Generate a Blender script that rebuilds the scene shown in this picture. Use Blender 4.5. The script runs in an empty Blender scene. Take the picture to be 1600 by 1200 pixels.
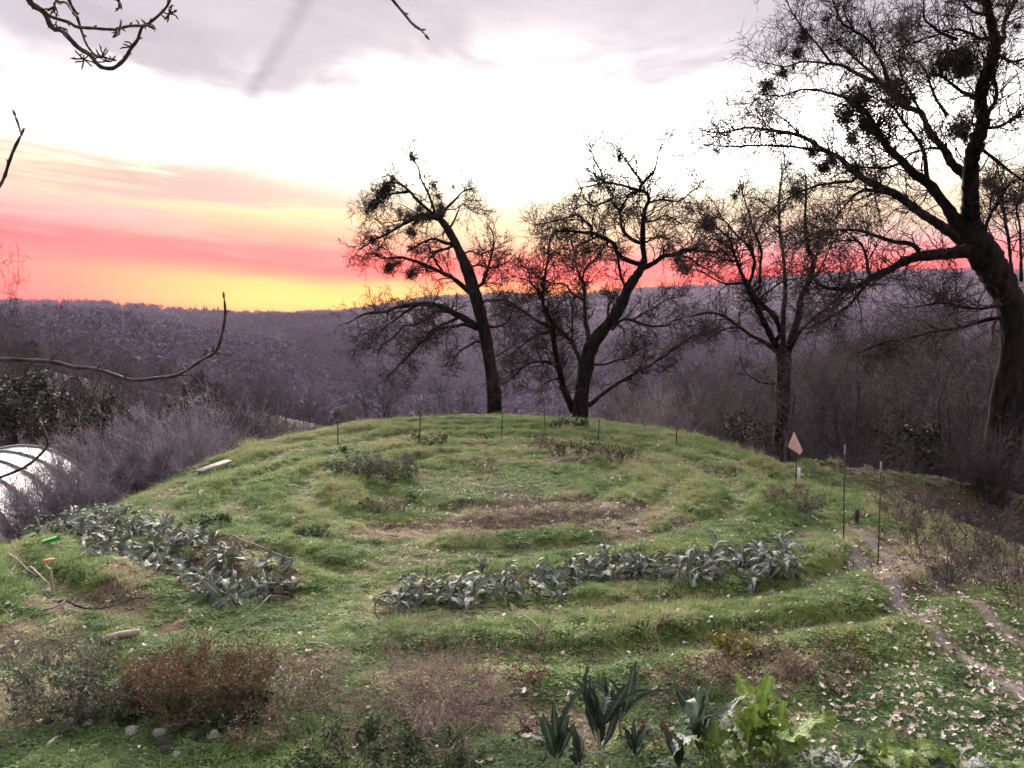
import bpy, math, random
import numpy as np
from mathutils import Vector, Matrix, Euler

R = math.radians
rng = np.random.default_rng(7)
random.seed(7)
scene = bpy.context.scene
COL = scene.collection

# ------------------------------------------------------------------ camera
CAM_H = 3.4
FPX = 1200.0                    # focal length in pixels of a 1600 px wide picture
YH = 520.0                      # picture row of the true horizon
PITCH = math.atan((600.0 - YH) / FPX)
cam_d = bpy.data.cameras.new('camera')
cam_d.sensor_width = 36.0
cam_d.lens = 36.0 * FPX / 1600.0
cam_d.clip_start = 0.05
cam_d.clip_end = 20000.0
cam = bpy.data.objects.new('camera', cam_d)
COL.objects.link(cam)
cam.location = (0, 0, CAM_H)
cam.rotation_euler = (R(90) - PITCH, 0, 0)
scene.camera = cam

# ------------------------------------------------------------------ exposure
scene.view_settings.view_transform = 'Standard'
scene.view_settings.look = 'None'
scene.view_settings.gamma = 1.0
scene.view_settings.exposure = 3.6
scene.view_settings.use_curve_mapping = False
scene.render.engine = 'CYCLES'
scene.cycles.use_denoising = True
scene.cycles.max_bounces = 4
scene.cycles.diffuse_bounces = 2
scene.cycles.use_adaptive_sampling = True
scene.cycles.adaptive_threshold = 0.03
scene.cycles.glossy_bounces = 2
scene.cycles.transmission_bounces = 3
scene.cycles.volume_bounces = 0
scene.cycles.transparent_max_bounces = 8
scene.cycles.sample_clamp_indirect = 4.0

# ------------------------------------------------------------------ sky
SUN_AZ = R(-7.0)      # seen from the camera, clockwise from +Y
SUN_EL = R(20.0)
world = bpy.data.worlds.new('World')
scene.world = world
world.use_nodes = True
world.cycles.sampling_method = 'MANUAL'
world.cycles.sample_map_resolution = 512


class NT:
    """small helper around a node tree"""
    def __init__(self, tree):
        self.t = tree
        tree.nodes.clear()

    def n(self, kind, **kw):
        nd = self.t.nodes.new(kind)
        for k, v in kw.items():
            setattr(nd, k, v)
        return nd

    def l(self, a, b):
        self.t.links.new(a, b)

    def put(self, sock, v):
        if hasattr(v, 'is_output'):
            self.l(v, sock)
        else:
            sock.default_value = v

    def m(self, op, a, b=0.0, c=0.0, clamp=False):
        nd = self.n('ShaderNodeMath', operation=op, use_clamp=clamp)
        self.put(nd.inputs[0], a)
        self.put(nd.inputs[1], b)
        self.put(nd.inputs[2], c)
        return nd.outputs[0]

    def mapr(self, v, a, b, c=0.0, d=1.0, smooth=True):
        nd = self.n('ShaderNodeMapRange', interpolation_type='SMOOTHSTEP' if smooth else 'LINEAR')
        self.put(nd.inputs[0], v)
        for i, x in enumerate((a, b, c, d)):
            self.put(nd.inputs[i + 1], x)
        return nd.outputs[0]

    def mix(self, f, a, b, mode='MIX'):
        nd = self.n('ShaderNodeMix', data_type='RGBA', blend_type=mode)
        self.put(nd.inputs[0], f)
        for s, v in ((nd.inputs[6], a), (nd.inputs[7], b)):
            if not hasattr(v, 'is_output') and len(v) == 3:
                v = (*v, 1.0)
            self.put(s, v)
        return nd.outputs[2]

    def noise(self, vec, scale, detail=4.0, rough=0.55, dist=0.0):
        nd = self.n('ShaderNodeTexNoise')
        if vec is not None:
            self.l(vec, nd.inputs['Vector'])
        nd.inputs['Scale'].default_value = scale
        nd.inputs['Detail'].default_value = detail
        nd.inputs['Roughness'].default_value = rough
        nd.inputs['Distortion'].default_value = dist
        return nd.outputs['Fac']

    def ramp(self, fac, stops):
        nd = self.n('ShaderNodeValToRGB')
        cr = nd.color_ramp
        while len(cr.elements) < len(stops):
            cr.elements.new(0.5)
        for e, (p, c) in zip(cr.elements, stops):
            e.position = p
            e.color = (*c, 1.0)
        self.l(fac, nd.inputs[0])
        return nd.outputs[0]

    def xyz(self, x, y, z):
        nd = self.n('ShaderNodeCombineXYZ')
        for s, v in zip(nd.inputs, (x, y, z)):
            self.put(s, v)
        return nd.outputs[0]


def build_sky():
    w = NT(world.node_tree)
    tc = w.n('ShaderNodeTexCoord')
    sp = w.n('ShaderNodeSeparateXYZ')
    w.l(tc.outputs['Generated'], sp.inputs[0])
    dx, dy, dz = sp.outputs
    az = w.m('ARCTAN2', dx, dy)
    el = w.m('ARCSINE', dz)
    # streaky cloud coordinates (thin layers that dip gently to one side)
    tilt = w.m('ADD', el, w.m('MULTIPLY', w.m('MINIMUM', az, 0.0), 0.055))
    v1 = w.xyz(w.m('MULTIPLY', az, 2.4), w.m('MULTIPLY', tilt, 26.0), 0.3)
    v2 = w.xyz(w.m('MULTIPLY', az, 3.5), w.m('MULTIPLY', tilt, 11.0), 4.7)
    v3 = w.xyz(w.m('MULTIPLY', az, 7.0), w.m('MULTIPLY', tilt, 60.0), 8.1)
    n1 = w.noise(v1, 1.6, 5.0, 0.6, 0.4)
    n2 = w.noise(v2, 1.3, 6.0, 0.6, 0.6)
    n3 = w.noise(v3, 1.5, 4.0, 0.6, 0.3)
    elp = w.m('ADD', tilt, w.m('MULTIPLY', w.m('SUBTRACT', n1, 0.5), 0.035))
    elp = w.m('ADD', elp, w.m('MULTIPLY', w.m('SUBTRACT', n3, 0.5), 0.014))
    t = w.m('DIVIDE', elp, 0.7, clamp=True)
    k = 0.7

    def st(lst):
        return [(e / k, c) for e, c in lst]
    near = w.ramp(t, st([(0.0, (1.5, .42, .0)), (.026, (1.9, .72, .0)), (.044, (1.8, .60, .0)),
                         (.056, (1.8, .30, .0)), (.070, (1.9, .06, .0)), (.088, (1.7, .13, .02)),
                         (.102, (1.4, .40, .14)), (.128, (1.2, .74, .30)), (.170, (1.1, .96, .64)),
                         (.20, (1.5, 1.42, 1.28)), (.33, (1.5, 1.44, 1.42)), (.42, (.82, .76, .82)),
                         (.55, (.66, .62, .70)), (.7, (.58, .57, .66))]))
    far = w.ramp(t, st([(0.0, (1.7, .05, .0)), (.026, (1.9, .12, .0)), (.044, (1.8, .16, .0)),
                        (.058, (1.9, .07, .0)), (.076, (1.7, .06, .01)), (.094, (1.25, .16, .12)),
                        (.110, (.80, .44, .32)), (.135, (1.0, .70, .40)), (.170, (1.05, .86, .58)),
                        (.20, (1.5, 1.40, 1.26)), (.30, (1.5, 1.44, 1.42)), (.36, (.78, .72, .77)),
                        (.50, (.62, .58, .66)), (.7, (.56, .55, .64))]))
    back = w.ramp(t, st([(0.0, (.34, .30, .40)), (.1, (.52, .40, .46)), (.2, (.55, .47, .54)),
                         (.4, (.54, .51, .60)), (.7, (.54, .54, .63))]))
    daz = w.m('ABSOLUTE', w.m('SUBTRACT', az, SUN_AZ))
    col = w.mix(w.mapr(daz, R(9), R(27)), near, far)
    col = w.mix(w.mapr(daz, R(55), R(120)), col, back)
    # brightness: the glow above the sunset is far brighter than film white
    glow = w.m('MULTIPLY', w.mapr(daz, R(75), R(5)), w.m('MULTIPLY', w.mapr(tilt, .15, .25), w.mapr(tilt, .40, .31)))
    gain = w.m('ADD', 1.0, w.m('MULTIPLY', glow, 8.0))
    # tan streaks below the white part, away from the glow
    sm = w.m('MULTIPLY', w.mapr(n1, .42, .58), w.m('MULTIPLY', w.mapr(tilt, .085, .11), w.mapr(tilt, .20, .165)))
    sm = w.m('MULTIPLY', sm, w.mapr(az, R(2), R(-22)))
    col = w.mix(w.m('MULTIPLY', sm, .9), col, (.62, .42, .32))
    # fine ripple in the pink band
    rp = w.m('MULTIPLY', w.mapr(n3, .45, .7), w.m('MULTIPLY', w.mapr(tilt, .045, .07), w.mapr(tilt, .12, .09)))
    col = w.mix(w.m('MULTIPLY', rp, .35), col, (1.1, .30, .22))
    # lavender grey cloud sheet overhead, thicker towards the left
    gm = w.m('ADD', w.m('MULTIPLY', w.m('SUBTRACT', n2, .5), .30), w.m('SUBTRACT', tilt, .330))
    gm = w.m('ADD', gm, w.m('MULTIPLY', w.mapr(az, R(-2), R(-20)), .085))
    gmask = w.mapr(gm, -.05, .06)
    gcol = w.mix(w.mapr(n2, .35, .75), (.76, .70, .76), (.54, .49, .55))
    gcol = w.mix(w.mapr(az, R(-15), R(10)), gcol, w.mix(w.mapr(n2, .3, .75), (.90, .84, .87), (.70, .63, .68)))
    col = w.mix(w.m('MULTIPLY', gmask, .9), col, gcol)
    gain = w.m('ADD', 1.0, w.m('MULTIPLY', w.m('SUBTRACT', gain, 1.0), w.mapr(gm, -.025, -.13)))
    # one dark smoky trail running down from the cloud sheet
    p0 = (R(-13.2), R(24.4)); p1 = (R(-19.0), R(15.0))
    ux, uy = p1[0] - p0[0], p1[1] - p0[1]
    L = math.hypot(ux, uy); ux /= L; uy /= L
    rx = w.m('SUBTRACT', az, p0[0]); ry = w.m('SUBTRACT', el, p0[1])
    along = w.m('ADD', w.m('MULTIPLY', rx, ux), w.m('MULTIPLY', ry, uy))
    acr = w.m('ABSOLUTE', w.m('ADD', w.m('ADD', w.m('MULTIPLY', rx, -uy), w.m('MULTIPLY', ry, ux)),
                              w.m('MULTIPLY', w.m('SUBTRACT', n2, .5), .03)))
    trail = w.m('MULTIPLY', w.mapr(acr, .016, .001), w.m('MULTIPLY', w.mapr(along, L + .004, L - .02), w.mapr(along, -.25, .03)))
    trail = w.m('MULTIPLY', trail, w.mapr(n2, .3, .65, .35, 1.0))
    col = w.mix(w.m('MULTIPLY', trail, .62), col, (.42, .36, .39))
    gain = w.m('ADD', 1.0, w.m('MULTIPLY', w.m('SUBTRACT', gain, 1.0), w.m('SUBTRACT', 1.0, trail)))
    below = w.mapr(el, -.02, 0.0)
    sky = w.n('ShaderNodeTexSky', sky_type='NISHITA')
    sky.sun_disc = False
    sky.sun_elevation = SUN_EL
    sky.sun_rotation = SUN_AZ
    sky.altitude = 600
    sky.dust_density = 3.0
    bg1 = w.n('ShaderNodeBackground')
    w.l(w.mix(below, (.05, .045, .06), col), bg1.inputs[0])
    w.l(w.m('MULTIPLY', gain, w.m('ADD', w.mapr(tilt, .11, .30, .104, .070), w.mapr(tilt, .42, 1.2, 0.0, .27))), bg1.inputs[1])  # second term brightens the overhead sky, above the view, to light the ground
    bg2 = w.n('ShaderNodeBackground')
    w.l(sky.outputs[0], bg2.inputs[0])
    bg2.inputs[1].default_value = 0.0002
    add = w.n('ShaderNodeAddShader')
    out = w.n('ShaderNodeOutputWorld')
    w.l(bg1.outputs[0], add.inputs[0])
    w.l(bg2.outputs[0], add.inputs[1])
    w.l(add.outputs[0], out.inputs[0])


build_sky()

# ------------------------------------------------------------------ sun: wide soft lamp raised well above the sunset to brighten the ground
sun_d = bpy.data.lights.new('sun', 'SUN')
sun_d.energy = 2.0
sun_d.angle = R(50)
sun_d.color = (1.0, .84, .76)
sun = bpy.data.objects.new('sun', sun_d)
COL.objects.link(sun)
_sd = Vector((math.sin(SUN_AZ) * math.cos(SUN_EL), math.cos(SUN_AZ) * math.cos(SUN_EL), math.sin(SUN_EL)))
sun.rotation_euler = _sd.to_track_quat('Z', 'Y').to_euler()


# ------------------------------------------------------------------ numeric helpers
def px(u, v, y):
    """world point seen at picture position (u, v) at distance y (metres along +Y)"""
    u = np.asarray(u, float); v = np.asarray(v, float); y = np.asarray(y, float)
    a = (u - 800.0) / FPX
    b = (600.0 - v) / FPX
    cp, sp_ = math.cos(PITCH), math.sin(PITCH)
    ry = cp + b * sp_
    rz = -sp_ + b * cp
    s = y / ry
    return np.stack([a * s, y + 0 * s, CAM_H + rz * s], -1)


def sstep(a, b, x):
    t = np.clip((x - a) / (b - a), 0, 1)
    return t * t * (3 - 2 * t)


_tab = np.random.default_rng(99).random((256, 256))


def vnoise(x, y):
    xi = np.floor(x).astype(int); yi = np.floor(y).astype(int)
    fx = x - xi; fy = y - yi
    fx = fx * fx * (3 - 2 * fx); fy = fy * fy * (3 - 2 * fy)
    a = _tab[xi & 255, yi & 255]; b = _tab[(xi + 1) & 255, yi & 255]
    c = _tab[xi & 255, (yi + 1) & 255]; d = _tab[(xi + 1) & 255, (yi + 1) & 255]
    return (a * (1 - fx) + b * fx) * (1 - fy) + (c * (1 - fx) + d * fx) * fy - 0.5


def fbm(x, y, o=4):
    s = 0; a = 1.0
    for i in range(o):
        s = s + a * vnoise(x + 17.3 * i, y - 9.1 * i); x = x * 2.03; y = y * 2.03; a *= .5
    return s


# ------------------------------------------------------------------ terrain shape
RC = (-0.4, 17.0)               # centre of the ring beds


def ring_coords(x, y):
    dx = x - RC[0]; dy = (y - RC[1]) * np.where(y > RC[1], 0.72, 1.0)
    return np.hypot(dx, dy), np.arctan2(dx, -dy)


def ridge_profile(x, y):
    """0 in the furrows, 1 on the crest of a bed; fades out beyond the garden"""
    r, a = ring_coords(x, y)
    rr = r + 0.6 * vnoise(a * 2.1 + 5, r * 0.4) + .30 * vnoise(x * 1.3, y * 1.3)
    ph = (rr - 7.35) / 1.28
    c = 0.5 + 0.5 * np.cos(2 * np.pi * ph)
    c = sstep(.15, .72, c)
    gap = 1 - np.exp(-((a + 0.22) / 0.09) ** 2) * sstep(2.5, 4, r)
    fade = sstep(1.2, 2.6, r) * sstep(10.6, 9.4, r)
    brk = np.clip(.62 + 1.5 * vnoise(x * .38 + 31, y * .38) + .5 * vnoise(x * 1.1, y * 1.1 + 8), .30, 1.15)
    return c * gap * fade * brk * (1 - .35 * sstep(17, 24, y))


def soft(s, k):
    return np.logaddexp(0, k * s) / k


def plateau(x, y):
    xl = -8.0 - 0.13 * np.maximum(0, 17 - y)
    xr = 6.6 + 0 * y
    bench = sstep(20.5, 18.0, y)
    sl = xl - x
    sr = x - xr
    q = np.sqrt(((x + .7) / 7.3) ** 2 + (np.maximum(y - 23.5, 0) / 10.0) ** 2)
    sf = (q - 1) * 7.5
    s_far = np.where(y > 23.5, sf, np.maximum(sl, sr))
    dl = .58 * soft(np.where(y > 23.5, sf, np.maximum(sl, sr * (1 - bench) - 30 * bench)), 1.9)
    dr = bench * (.13 * soft(sr + 1.6, 1.5) + .55 * soft(x - 10.2 - .30 * (17 - y), 1.2))
    z = -dl - dr
    z = z - 0.0003 * ((x + .7) ** 2 + (y - 17) ** 2)
    # level pad the hoop house stands on
    pad = sstep(-12.6, -14.2, x) * sstep(-23.5, -21.0, x) * sstep(10.5, 12.5, y) * sstep(30.5, 28.0, y)
    z = z * (1 - pad) + (-4.75) * pad
    # the bank the photographer stands on
    z = z + 1.9 * sstep(5.0, -0.5, y)
    return z


U_ = np.array
PROF = {
    'back':  (1900.0, 0.16, U_([-900, -200, 300, 540, 600, 660, 740, 800, 850, 900, 1000, 1100, 1200, 1300, 1400, 1500, 1600, 1900, 2600]),
              U_([500, 500, 496, 489, 481, 472, 465, 464, 470, 465, 456, 451, 439, 430, 427, 427, 430, 440, 440])),
    'left':  (1250.0, 0.16, U_([-900, -300, 0, 80, 150, 250, 350, 450, 540, 620, 760, 900, 2600]),
              U_([440, 462, 474, 476, 478, 487, 495, 500, 501, 512, 545, 590, 640])),
    'spur':  (560.0, 0.20, U_([-900, -200, 0, 160, 330, 450, 560, 700, 900, 1200, 2600]),
              U_([470, 490, 500, 512, 540, 560, 585, 620, 650, 660, 660])),
    'rspur': (900.0, 0.17, U_([-900, 600, 800, 1000, 1200, 1400, 1600, 2600]),
              U_([640, 640, 600, 540, 505, 490, 485, 470])),
    'near':  (150.0, 0.28, U_([-1500, -900, -300, 0, 100, 250, 400, 560, 700, 900, 1200, 2600]),
              U_([500, 520, 548, 566, 585, 615, 645, 680, 720, 760, 780, 780])),
    'right': (85.0, 0.32, U_([-900, 800, 1000, 1200, 1400, 1600, 2000, 2600]),
              U_([900, 760, 690, 660, 628, 600, 570, 540])),
}


def hills(x, y):
    yy = np.maximum(y, 1.0)
    u = np.clip(x / yy * FPX + 800, -3000, 4500)
    z = np.full(np.shape(x), -60.0)
    for i, (nm, (Y, s, pu, pv)) in enumerate(PROF.items()):
        row = np.interp(u, pu, pv)
        zr = CAM_H + (YH - row) / FPX * Y
        Yv = Y * (1 + .16 * np.sin(u * .006 + i * 1.7) + .05 * np.sin(u * .021 + i))
        zr = CAM_H + (YH - row) / FPX * Yv
        h = zr - s * np.sqrt((yy - Yv) ** 2 + (.06 * Y) ** 2) + s * .06 * Y
        h = h + fbm(x / (Y * .10) + i * 7, y / (Y * .10), 4) * Y * .012 * np.clip(np.abs(yy - Yv) / (Y * .2), 0, 1)
        z = np.maximum(z, h)
    return z


def ground(x, y):
    x = np.asarray(x, float); y = np.asarray(y, float)
    p = plateau(x, y)
    p = np.maximum(p, -46.0 + 0 * p)
    h = hills(x, y)
    f = sstep(34, 60, y)
    z = np.where(f > 0, np.maximum(p, np.where(f > 0, h * f + (-60) * (1 - f), -60)), p)
    return z


def garden_z(x, y):
    z = ground(x, y)
    rp = ridge_profile(x, y)
    z = z + .20 * rp + .075 * fbm(x * 1.1, y * 1.1, 3) + .03 * vnoise(x * 4, y * 4)
    # low bank across the very front beds
    return z


def gnd(u, v, ymax=45.0):
    """terrain point seen at picture position (u, v)"""
    ys = np.linspace(3.0, ymax, 2600)
    P = px(np.full_like(ys, u), np.full_like(ys, v), ys)
    d = P[:, 2] - garden_z(P[:, 0], P[:, 1])
    i = np.argmax(d < 0)
    if d[i] >= 0:
        i = len(ys) - 1
    p = P[i].copy()
    p[2] = float(garden_z(p[0:1], p[1:2])[0])
    return p


def gz(x, y):
    return float(garden_z(np.array([float(x)]), np.array([float(y)]))[0])


# ------------------------------------------------------------------ mesh helpers
def mesh_np(name, V, F, smooth=False):
    V = np.ascontiguousarray(V, np.float32).reshape(-1, 3)
    F = np.ascontiguousarray(F, np.int32)
    k = F.shape[1]
    me = bpy.data.meshes.new(name)
    me.vertices.add(len(V)); me.vertices.foreach_set('co', V.ravel())
    me.loops.add(F.size); me.loops.foreach_set('vertex_index', F.ravel())
    me.polygons.add(len(F))
    me.polygons.foreach_set('loop_start', np.arange(0, F.size, k, dtype=np.int32))
    if smooth:
        me.polygons.foreach_set('use_smooth', np.ones(len(F), bool))
    me.update(calc_edges=True)
    return me


def attr(me, name, data, kind='FLOAT', dom='POINT'):
    a = me.attributes.new(name, kind, dom)
    a.data.foreach_set('vector' if kind == 'FLOAT_VECTOR' else 'value', np.ascontiguousarray(data).ravel())


def obj(name, me, mat=None, parent=None, loc=None, rot=None, scale=None):
    o = bpy.data.objects.new(name, me)
    COL.objects.link(o)
    if mat is not None and me is not None:
        if len(me.materials) == 0:
            me.materials.append(mat)
        elif me.materials[0] is not mat:
            o.material_slots[0].link = 'OBJECT'
            o.material_slots[0].material = mat
    if parent is not None:
        o.parent = parent
    if loc is not None:
        o.location = loc
    if rot is not None:
        o.rotation_euler = rot
    if scale is not None:
        o.scale = (scale,) * 3 if np.isscalar(scale) else scale
    return o


def tag(o, label, cat, group=None, kind=None):
    if label: o['label'] = label
    if cat: o['category'] = cat
    if group: o['group'] = group
    if kind: o['kind'] = kind
    return o


def thing(name, label, cat, loc=(0, 0, 0), rotz=0.0, group=None):
    o = bpy.data.objects.new(name, None)
    COL.objects.link(o)
    o.empty_display_size = .2
    o.location = loc
    o.rotation_euler = (0, 0, rotz)
    return tag(o, label, cat, group)


def unit(a):
    return a / np.maximum(np.linalg.norm(a, axis=-1, keepdims=True), 1e-9)


def tubes(P, Rr, k=3):
    """P (N,S,3), Rr (N,S): tapered tubes -> V, F(quads)"""
    N, S, _ = P.shape
    T = unit(np.gradient(P, axis=1))
    ref = np.broadcast_to(np.array([.31, .52, .79]), T.shape).copy()
    bad = np.abs((T * ref).sum(-1)) > .93
    ref[bad] = (.9, -.3, .1)
    A = unit(np.cross(T, ref)); B = np.cross(T, A)
    an = np.arange(k) * 2 * np.pi / k
    V = P[:, :, None, :] + Rr[:, :, None, None] * (np.cos(an)[None, None, :, None] * A[:, :, None, :] + np.sin(an)[None, None, :, None] * B[:, :, None, :])
    base = (np.arange(N) * S * k)[:, None, None] + (np.arange(S - 1) * k)[None, :, None]
    j = np.arange(k)[None, None, :]; j2 = (np.arange(k) + 1) % k
    j2 = j2[None, None, :]
    F = np.stack([base + j, base + j2, base + k + j2, base + k + j], -1).reshape(-1, 4)
    return V.reshape(-1, 3), F


def join(parts):
    Vs, Fs, o = [], [], 0
    for V, F in parts:
        Vs.append(V); Fs.append(F + o); o += len(V)
    return np.concatenate(Vs), np.concatenate(Fs)


def resample(pts, n):
    """Catmull-Rom resample of (M,D) points to n"""
    pts = np.asarray(pts, float)
    if len(pts) == 2:
        t = np.linspace(0, 1, n)[:, None]
        return pts[0] * (1 - t) + pts[1] * t
    E = np.concatenate([[2 * pts[0] - pts[1]], pts, [2 * pts[-1] - pts[-2]]])
    seg = np.linalg.norm(np.diff(pts[:, :2], axis=0), axis=1) + 1e-6
    cum = np.concatenate([[0], np.cumsum(seg)])
    s = np.linspace(0, cum[-1], n)
    i = np.clip(np.searchsorted(cum, s, side='right') - 1, 0, len(pts) - 2)
    t = ((s - cum[i]) / seg[i])[:, None]
    p0, p1, p2, p3 = E[i], E[i + 1], E[i + 2], E[i + 3]
    return .5 * (2 * p1 + (p2 - p0) * t + (2 * p0 - 5 * p1 + 4 * p2 - p3) * t ** 2 + (3 * p1 - p0 - 3 * p2 + p3) * t ** 3)


def grow(P, Rr, per, L, g, t0=.15, ang=(35, 75), segs=5, wig=.28, trop=.05, rfac=.55, rmin=.004, rmax=1.0, tip=.35, endtwig=True):
    """children branches for the polylines P (N,S,3): returns Pc (M,segs,3), Rc"""
    N, S, _ = P.shape
    per = np.broadcast_to(np.asarray(per), (N,))
    idx = np.repeat(np.arange(N), per)
    M = len(idx)
    t = t0 + (1 - t0) * g.random(M) ** .85
    f = t * (S - 1); i = np.minimum(f.astype(int), S - 2); w = (f - i)[:, None]
    p = P[idx, i] * (1 - w) + P[idx, i + 1] * w
    r = Rr[idx, i] * (1 - w[:, 0]) + Rr[idx, i + 1] * w[:, 0]
    T = unit(P[idx, i + 1] - P[idx, i])
    q = g.normal(size=(M, 3)); q = unit(q - (q * T).sum(-1, keepdims=True) * T)
    a = np.radians(g.uniform(ang[0], ang[1], M))[:, None]
    d = T * np.cos(a) + q * np.sin(a)
    Ls = np.broadcast_to(np.asarray(L, float), (N,))[idx] * g.uniform(.45, 1.25, M) * (1.15 - .55 * t)
    out = np.empty((M, segs, 3)); out[:, 0] = p
    st = (Ls / (segs - 1))[:, None]
    for s in range(1, segs):
        d = unit(d + wig * g.normal(size=(M, 3)) + np.array([0, 0, trop]))
        p = p + d * st
        out[:, s] = p
    r0 = np.clip(r * rfac, rmin, rmax)
    tt = np.linspace(0, 1, segs)[None, :]
    Rc = r0[:, None] * (1 - (1 - tip) * tt)
    return out, Rc, Ls


# ------------------------------------------------------------------ materials
def material(name, build, rough=.8, spec=.2):
    m = bpy.data.materials.new(name)
    m.use_nodes = True
    w = NT(m.node_tree)
    b = w.n('ShaderNodeBsdfPrincipled')
    b.inputs['Roughness'].default_value = rough
    b.inputs['Specular IOR Level'].default_value = spec
    o = w.n('ShaderNodeOutputMaterial')
    w.l(b.outputs[0], o.inputs[0])
    c = build(w, b)
    if c is not None:
        w.put(b.inputs['Base Color'], c if hasattr(c, 'is_output') else (*c, 1.0))
    return m


def mat_noise(name, c1, c2, scale=8.0, rough=.85, spec=.2, bump=0.0, detail=5.0, stretch=None, objrand=0.0):
    def bld(w, b):
        tc = w.n('ShaderNodeTexCoord')
        v = tc.outputs['Object']
        if stretch:
            mp = w.n('ShaderNodeMapping'); mp.inputs['Scale'].default_value = stretch
            w.l(v, mp.inputs[0]); v = mp.outputs[0]
        n = w.noise(v, scale, detail, .6)
        c = w.mix(w.mapr(n, .3, .7), c1, c2)
        if objrand:
            oi = w.n('ShaderNodeObjectInfo')
            hs = w.n('ShaderNodeHueSaturation')
            w.l(c, hs.inputs['Color'])
            w.l(w.m('ADD', 1 - objrand, w.m('MULTIPLY', oi.outputs['Random'], 2 * objrand)), hs.inputs['Value'])
            c = hs.outputs[0]
        if bump:
            bp = w.n('ShaderNodeBump'); bp.inputs['Strength'].default_value = bump
            bp.inputs['Distance'].default_value = .05
            w.l(n, bp.inputs['Height']); w.l(bp.outputs[0], b.inputs['Normal'])
        return c
    return material(name, bld, rough, spec)


def mat_tint(name, stops, trans=0.0, rough=.7, spec=.25, geo_var=.25, attr_name='tint', atype='INSTANCER'):
    """colour picked by a per-instance (or per-vertex) attribute; blades vary a little from one to the next"""
    def bld(w, b):
        at = w.n('ShaderNodeAttribute', attribute_type=atype, attribute_name=attr_name)
        ge = w.n('ShaderNodeNewGeometry')
        f = w.m('ADD', at.outputs['Fac'], w.m('MULTIPLY', w.m('SUBTRACT', ge.outputs['Random Per Island'], .5), geo_var), clamp=True)
        c = w.ramp(f, stops)
        if trans:
            b.inputs['Transmission Weight'].default_value = 0
            tr = w.n('ShaderNodeBsdfTranslucent'); mx = w.n('ShaderNodeMixShader')
            mx.inputs[0].default_value = trans
            w.l(c, tr.inputs[0]); w.l(b.outputs[0], mx.inputs[1]); w.l(tr.outputs[0], mx.inputs[2])
            o = [n for n in w.t.nodes if n.bl_idname == 'ShaderNodeOutputMaterial'][0]
            w.l(mx.outputs[0], o.inputs[0])
        return c
    return material(name, bld, rough, spec)


# ------------------------------------------------------------------ scattering of uncountable ground cover
def proto_collection(name, meshes, mat):
    c = bpy.data.collections.new(name)
    for i, me in enumerate(meshes):
        if len(me.materials) == 0:
            me.materials.append(mat)
        o = bpy.data.objects.new('%s_%02d' % (name, i), me)
        c.objects.link(o)
    return c


def scatter(name, pts, rot, scl, idx, tint, coll, label, cat):
    me = bpy.data.meshes.new(name)
    pts = np.ascontiguousarray(pts, np.float32)
    me.vertices.add(len(pts)); me.vertices.foreach_set('co', pts.ravel())
    scl = np.asarray(scl, np.float32)
    if scl.ndim == 1:
        scl = np.repeat(scl[:, None], 3, 1)
    attr(me, 'rot', np.asarray(rot, np.float32), 'FLOAT_VECTOR')
    attr(me, 'scl', scl, 'FLOAT_VECTOR')
    attr(me, 'idx', np.asarray(idx, np.int32), 'INT')
    attr(me, 'tint', np.asarray(tint, np.float32), 'FLOAT')
    o = obj(name, me)
    ng = bpy.data.node_groups.new(name, 'GeometryNodeTree')
    ng.interface.new_socket('Geometry', in_out='INPUT', socket_type='NodeSocketGeometry')
    ng.interface.new_socket('Geometry', in_out='OUTPUT', socket_type='NodeSocketGeometry')
    gi = ng.nodes.new('NodeGroupInput'); go = ng.nodes.new('NodeGroupOutput')
    ci = ng.nodes.new('GeometryNodeCollectionInfo')
    ci.inputs['Collection'].default_value = coll
    ci.inputs['Separate Children'].default_value = True
    ci.inputs['Reset Children'].default_value = True
    ip = ng.nodes.new('GeometryNodeInstanceOnPoints')
    ip.inputs['Pick Instance'].default_value = True

    def na(nm, t):
        nd = ng.nodes.new('GeometryNodeInputNamedAttribute'); nd.data_type = t
        nd.inputs['Name'].default_value = nm
        return nd.outputs['Attribute']
    er = ng.nodes.new('FunctionNodeEulerToRotation')
    ng.links.new(na('rot', 'FLOAT_VECTOR'), er.inputs[0])
    ng.links.new(gi.outputs[0], ip.inputs['Points'])
    ng.links.new(ci.outputs[0], ip.inputs['Instance'])
    ng.links.new(na('idx', 'INT'), ip.inputs['Instance Index'])
    ng.links.new(er.outputs[0], ip.inputs['Rotation'])
    ng.links.new(na('scl', 'FLOAT_VECTOR'), ip.inputs['Scale'])
    ng.links.new(ip.outputs[0], go.inputs[0])
    md = o.modifiers.new('scatter', 'NODES'); md.node_group = ng
    return tag(o, label, cat, kind='stuff')
HAZE = 0.0001

# ================================================================== GROUND
def poly_dist(x, y, pts):
    d = np.full(np.shape(x), 1e9)
    for (x0, y0), (x1, y1) in zip(pts[:-1], pts[1:]):
        vx, vy = x1 - x0, y1 - y0
        t = np.clip(((x - x0) * vx + (y - y0) * vy) / (vx * vx + vy * vy), 0, 1)
        d = np.minimum(d, np.hypot(x - x0 - t * vx, y - y0 - t * vy))
    return d


def gpl(lst):
    return [tuple(gnd(u, v)[:2]) for u, v in lst]


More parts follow.
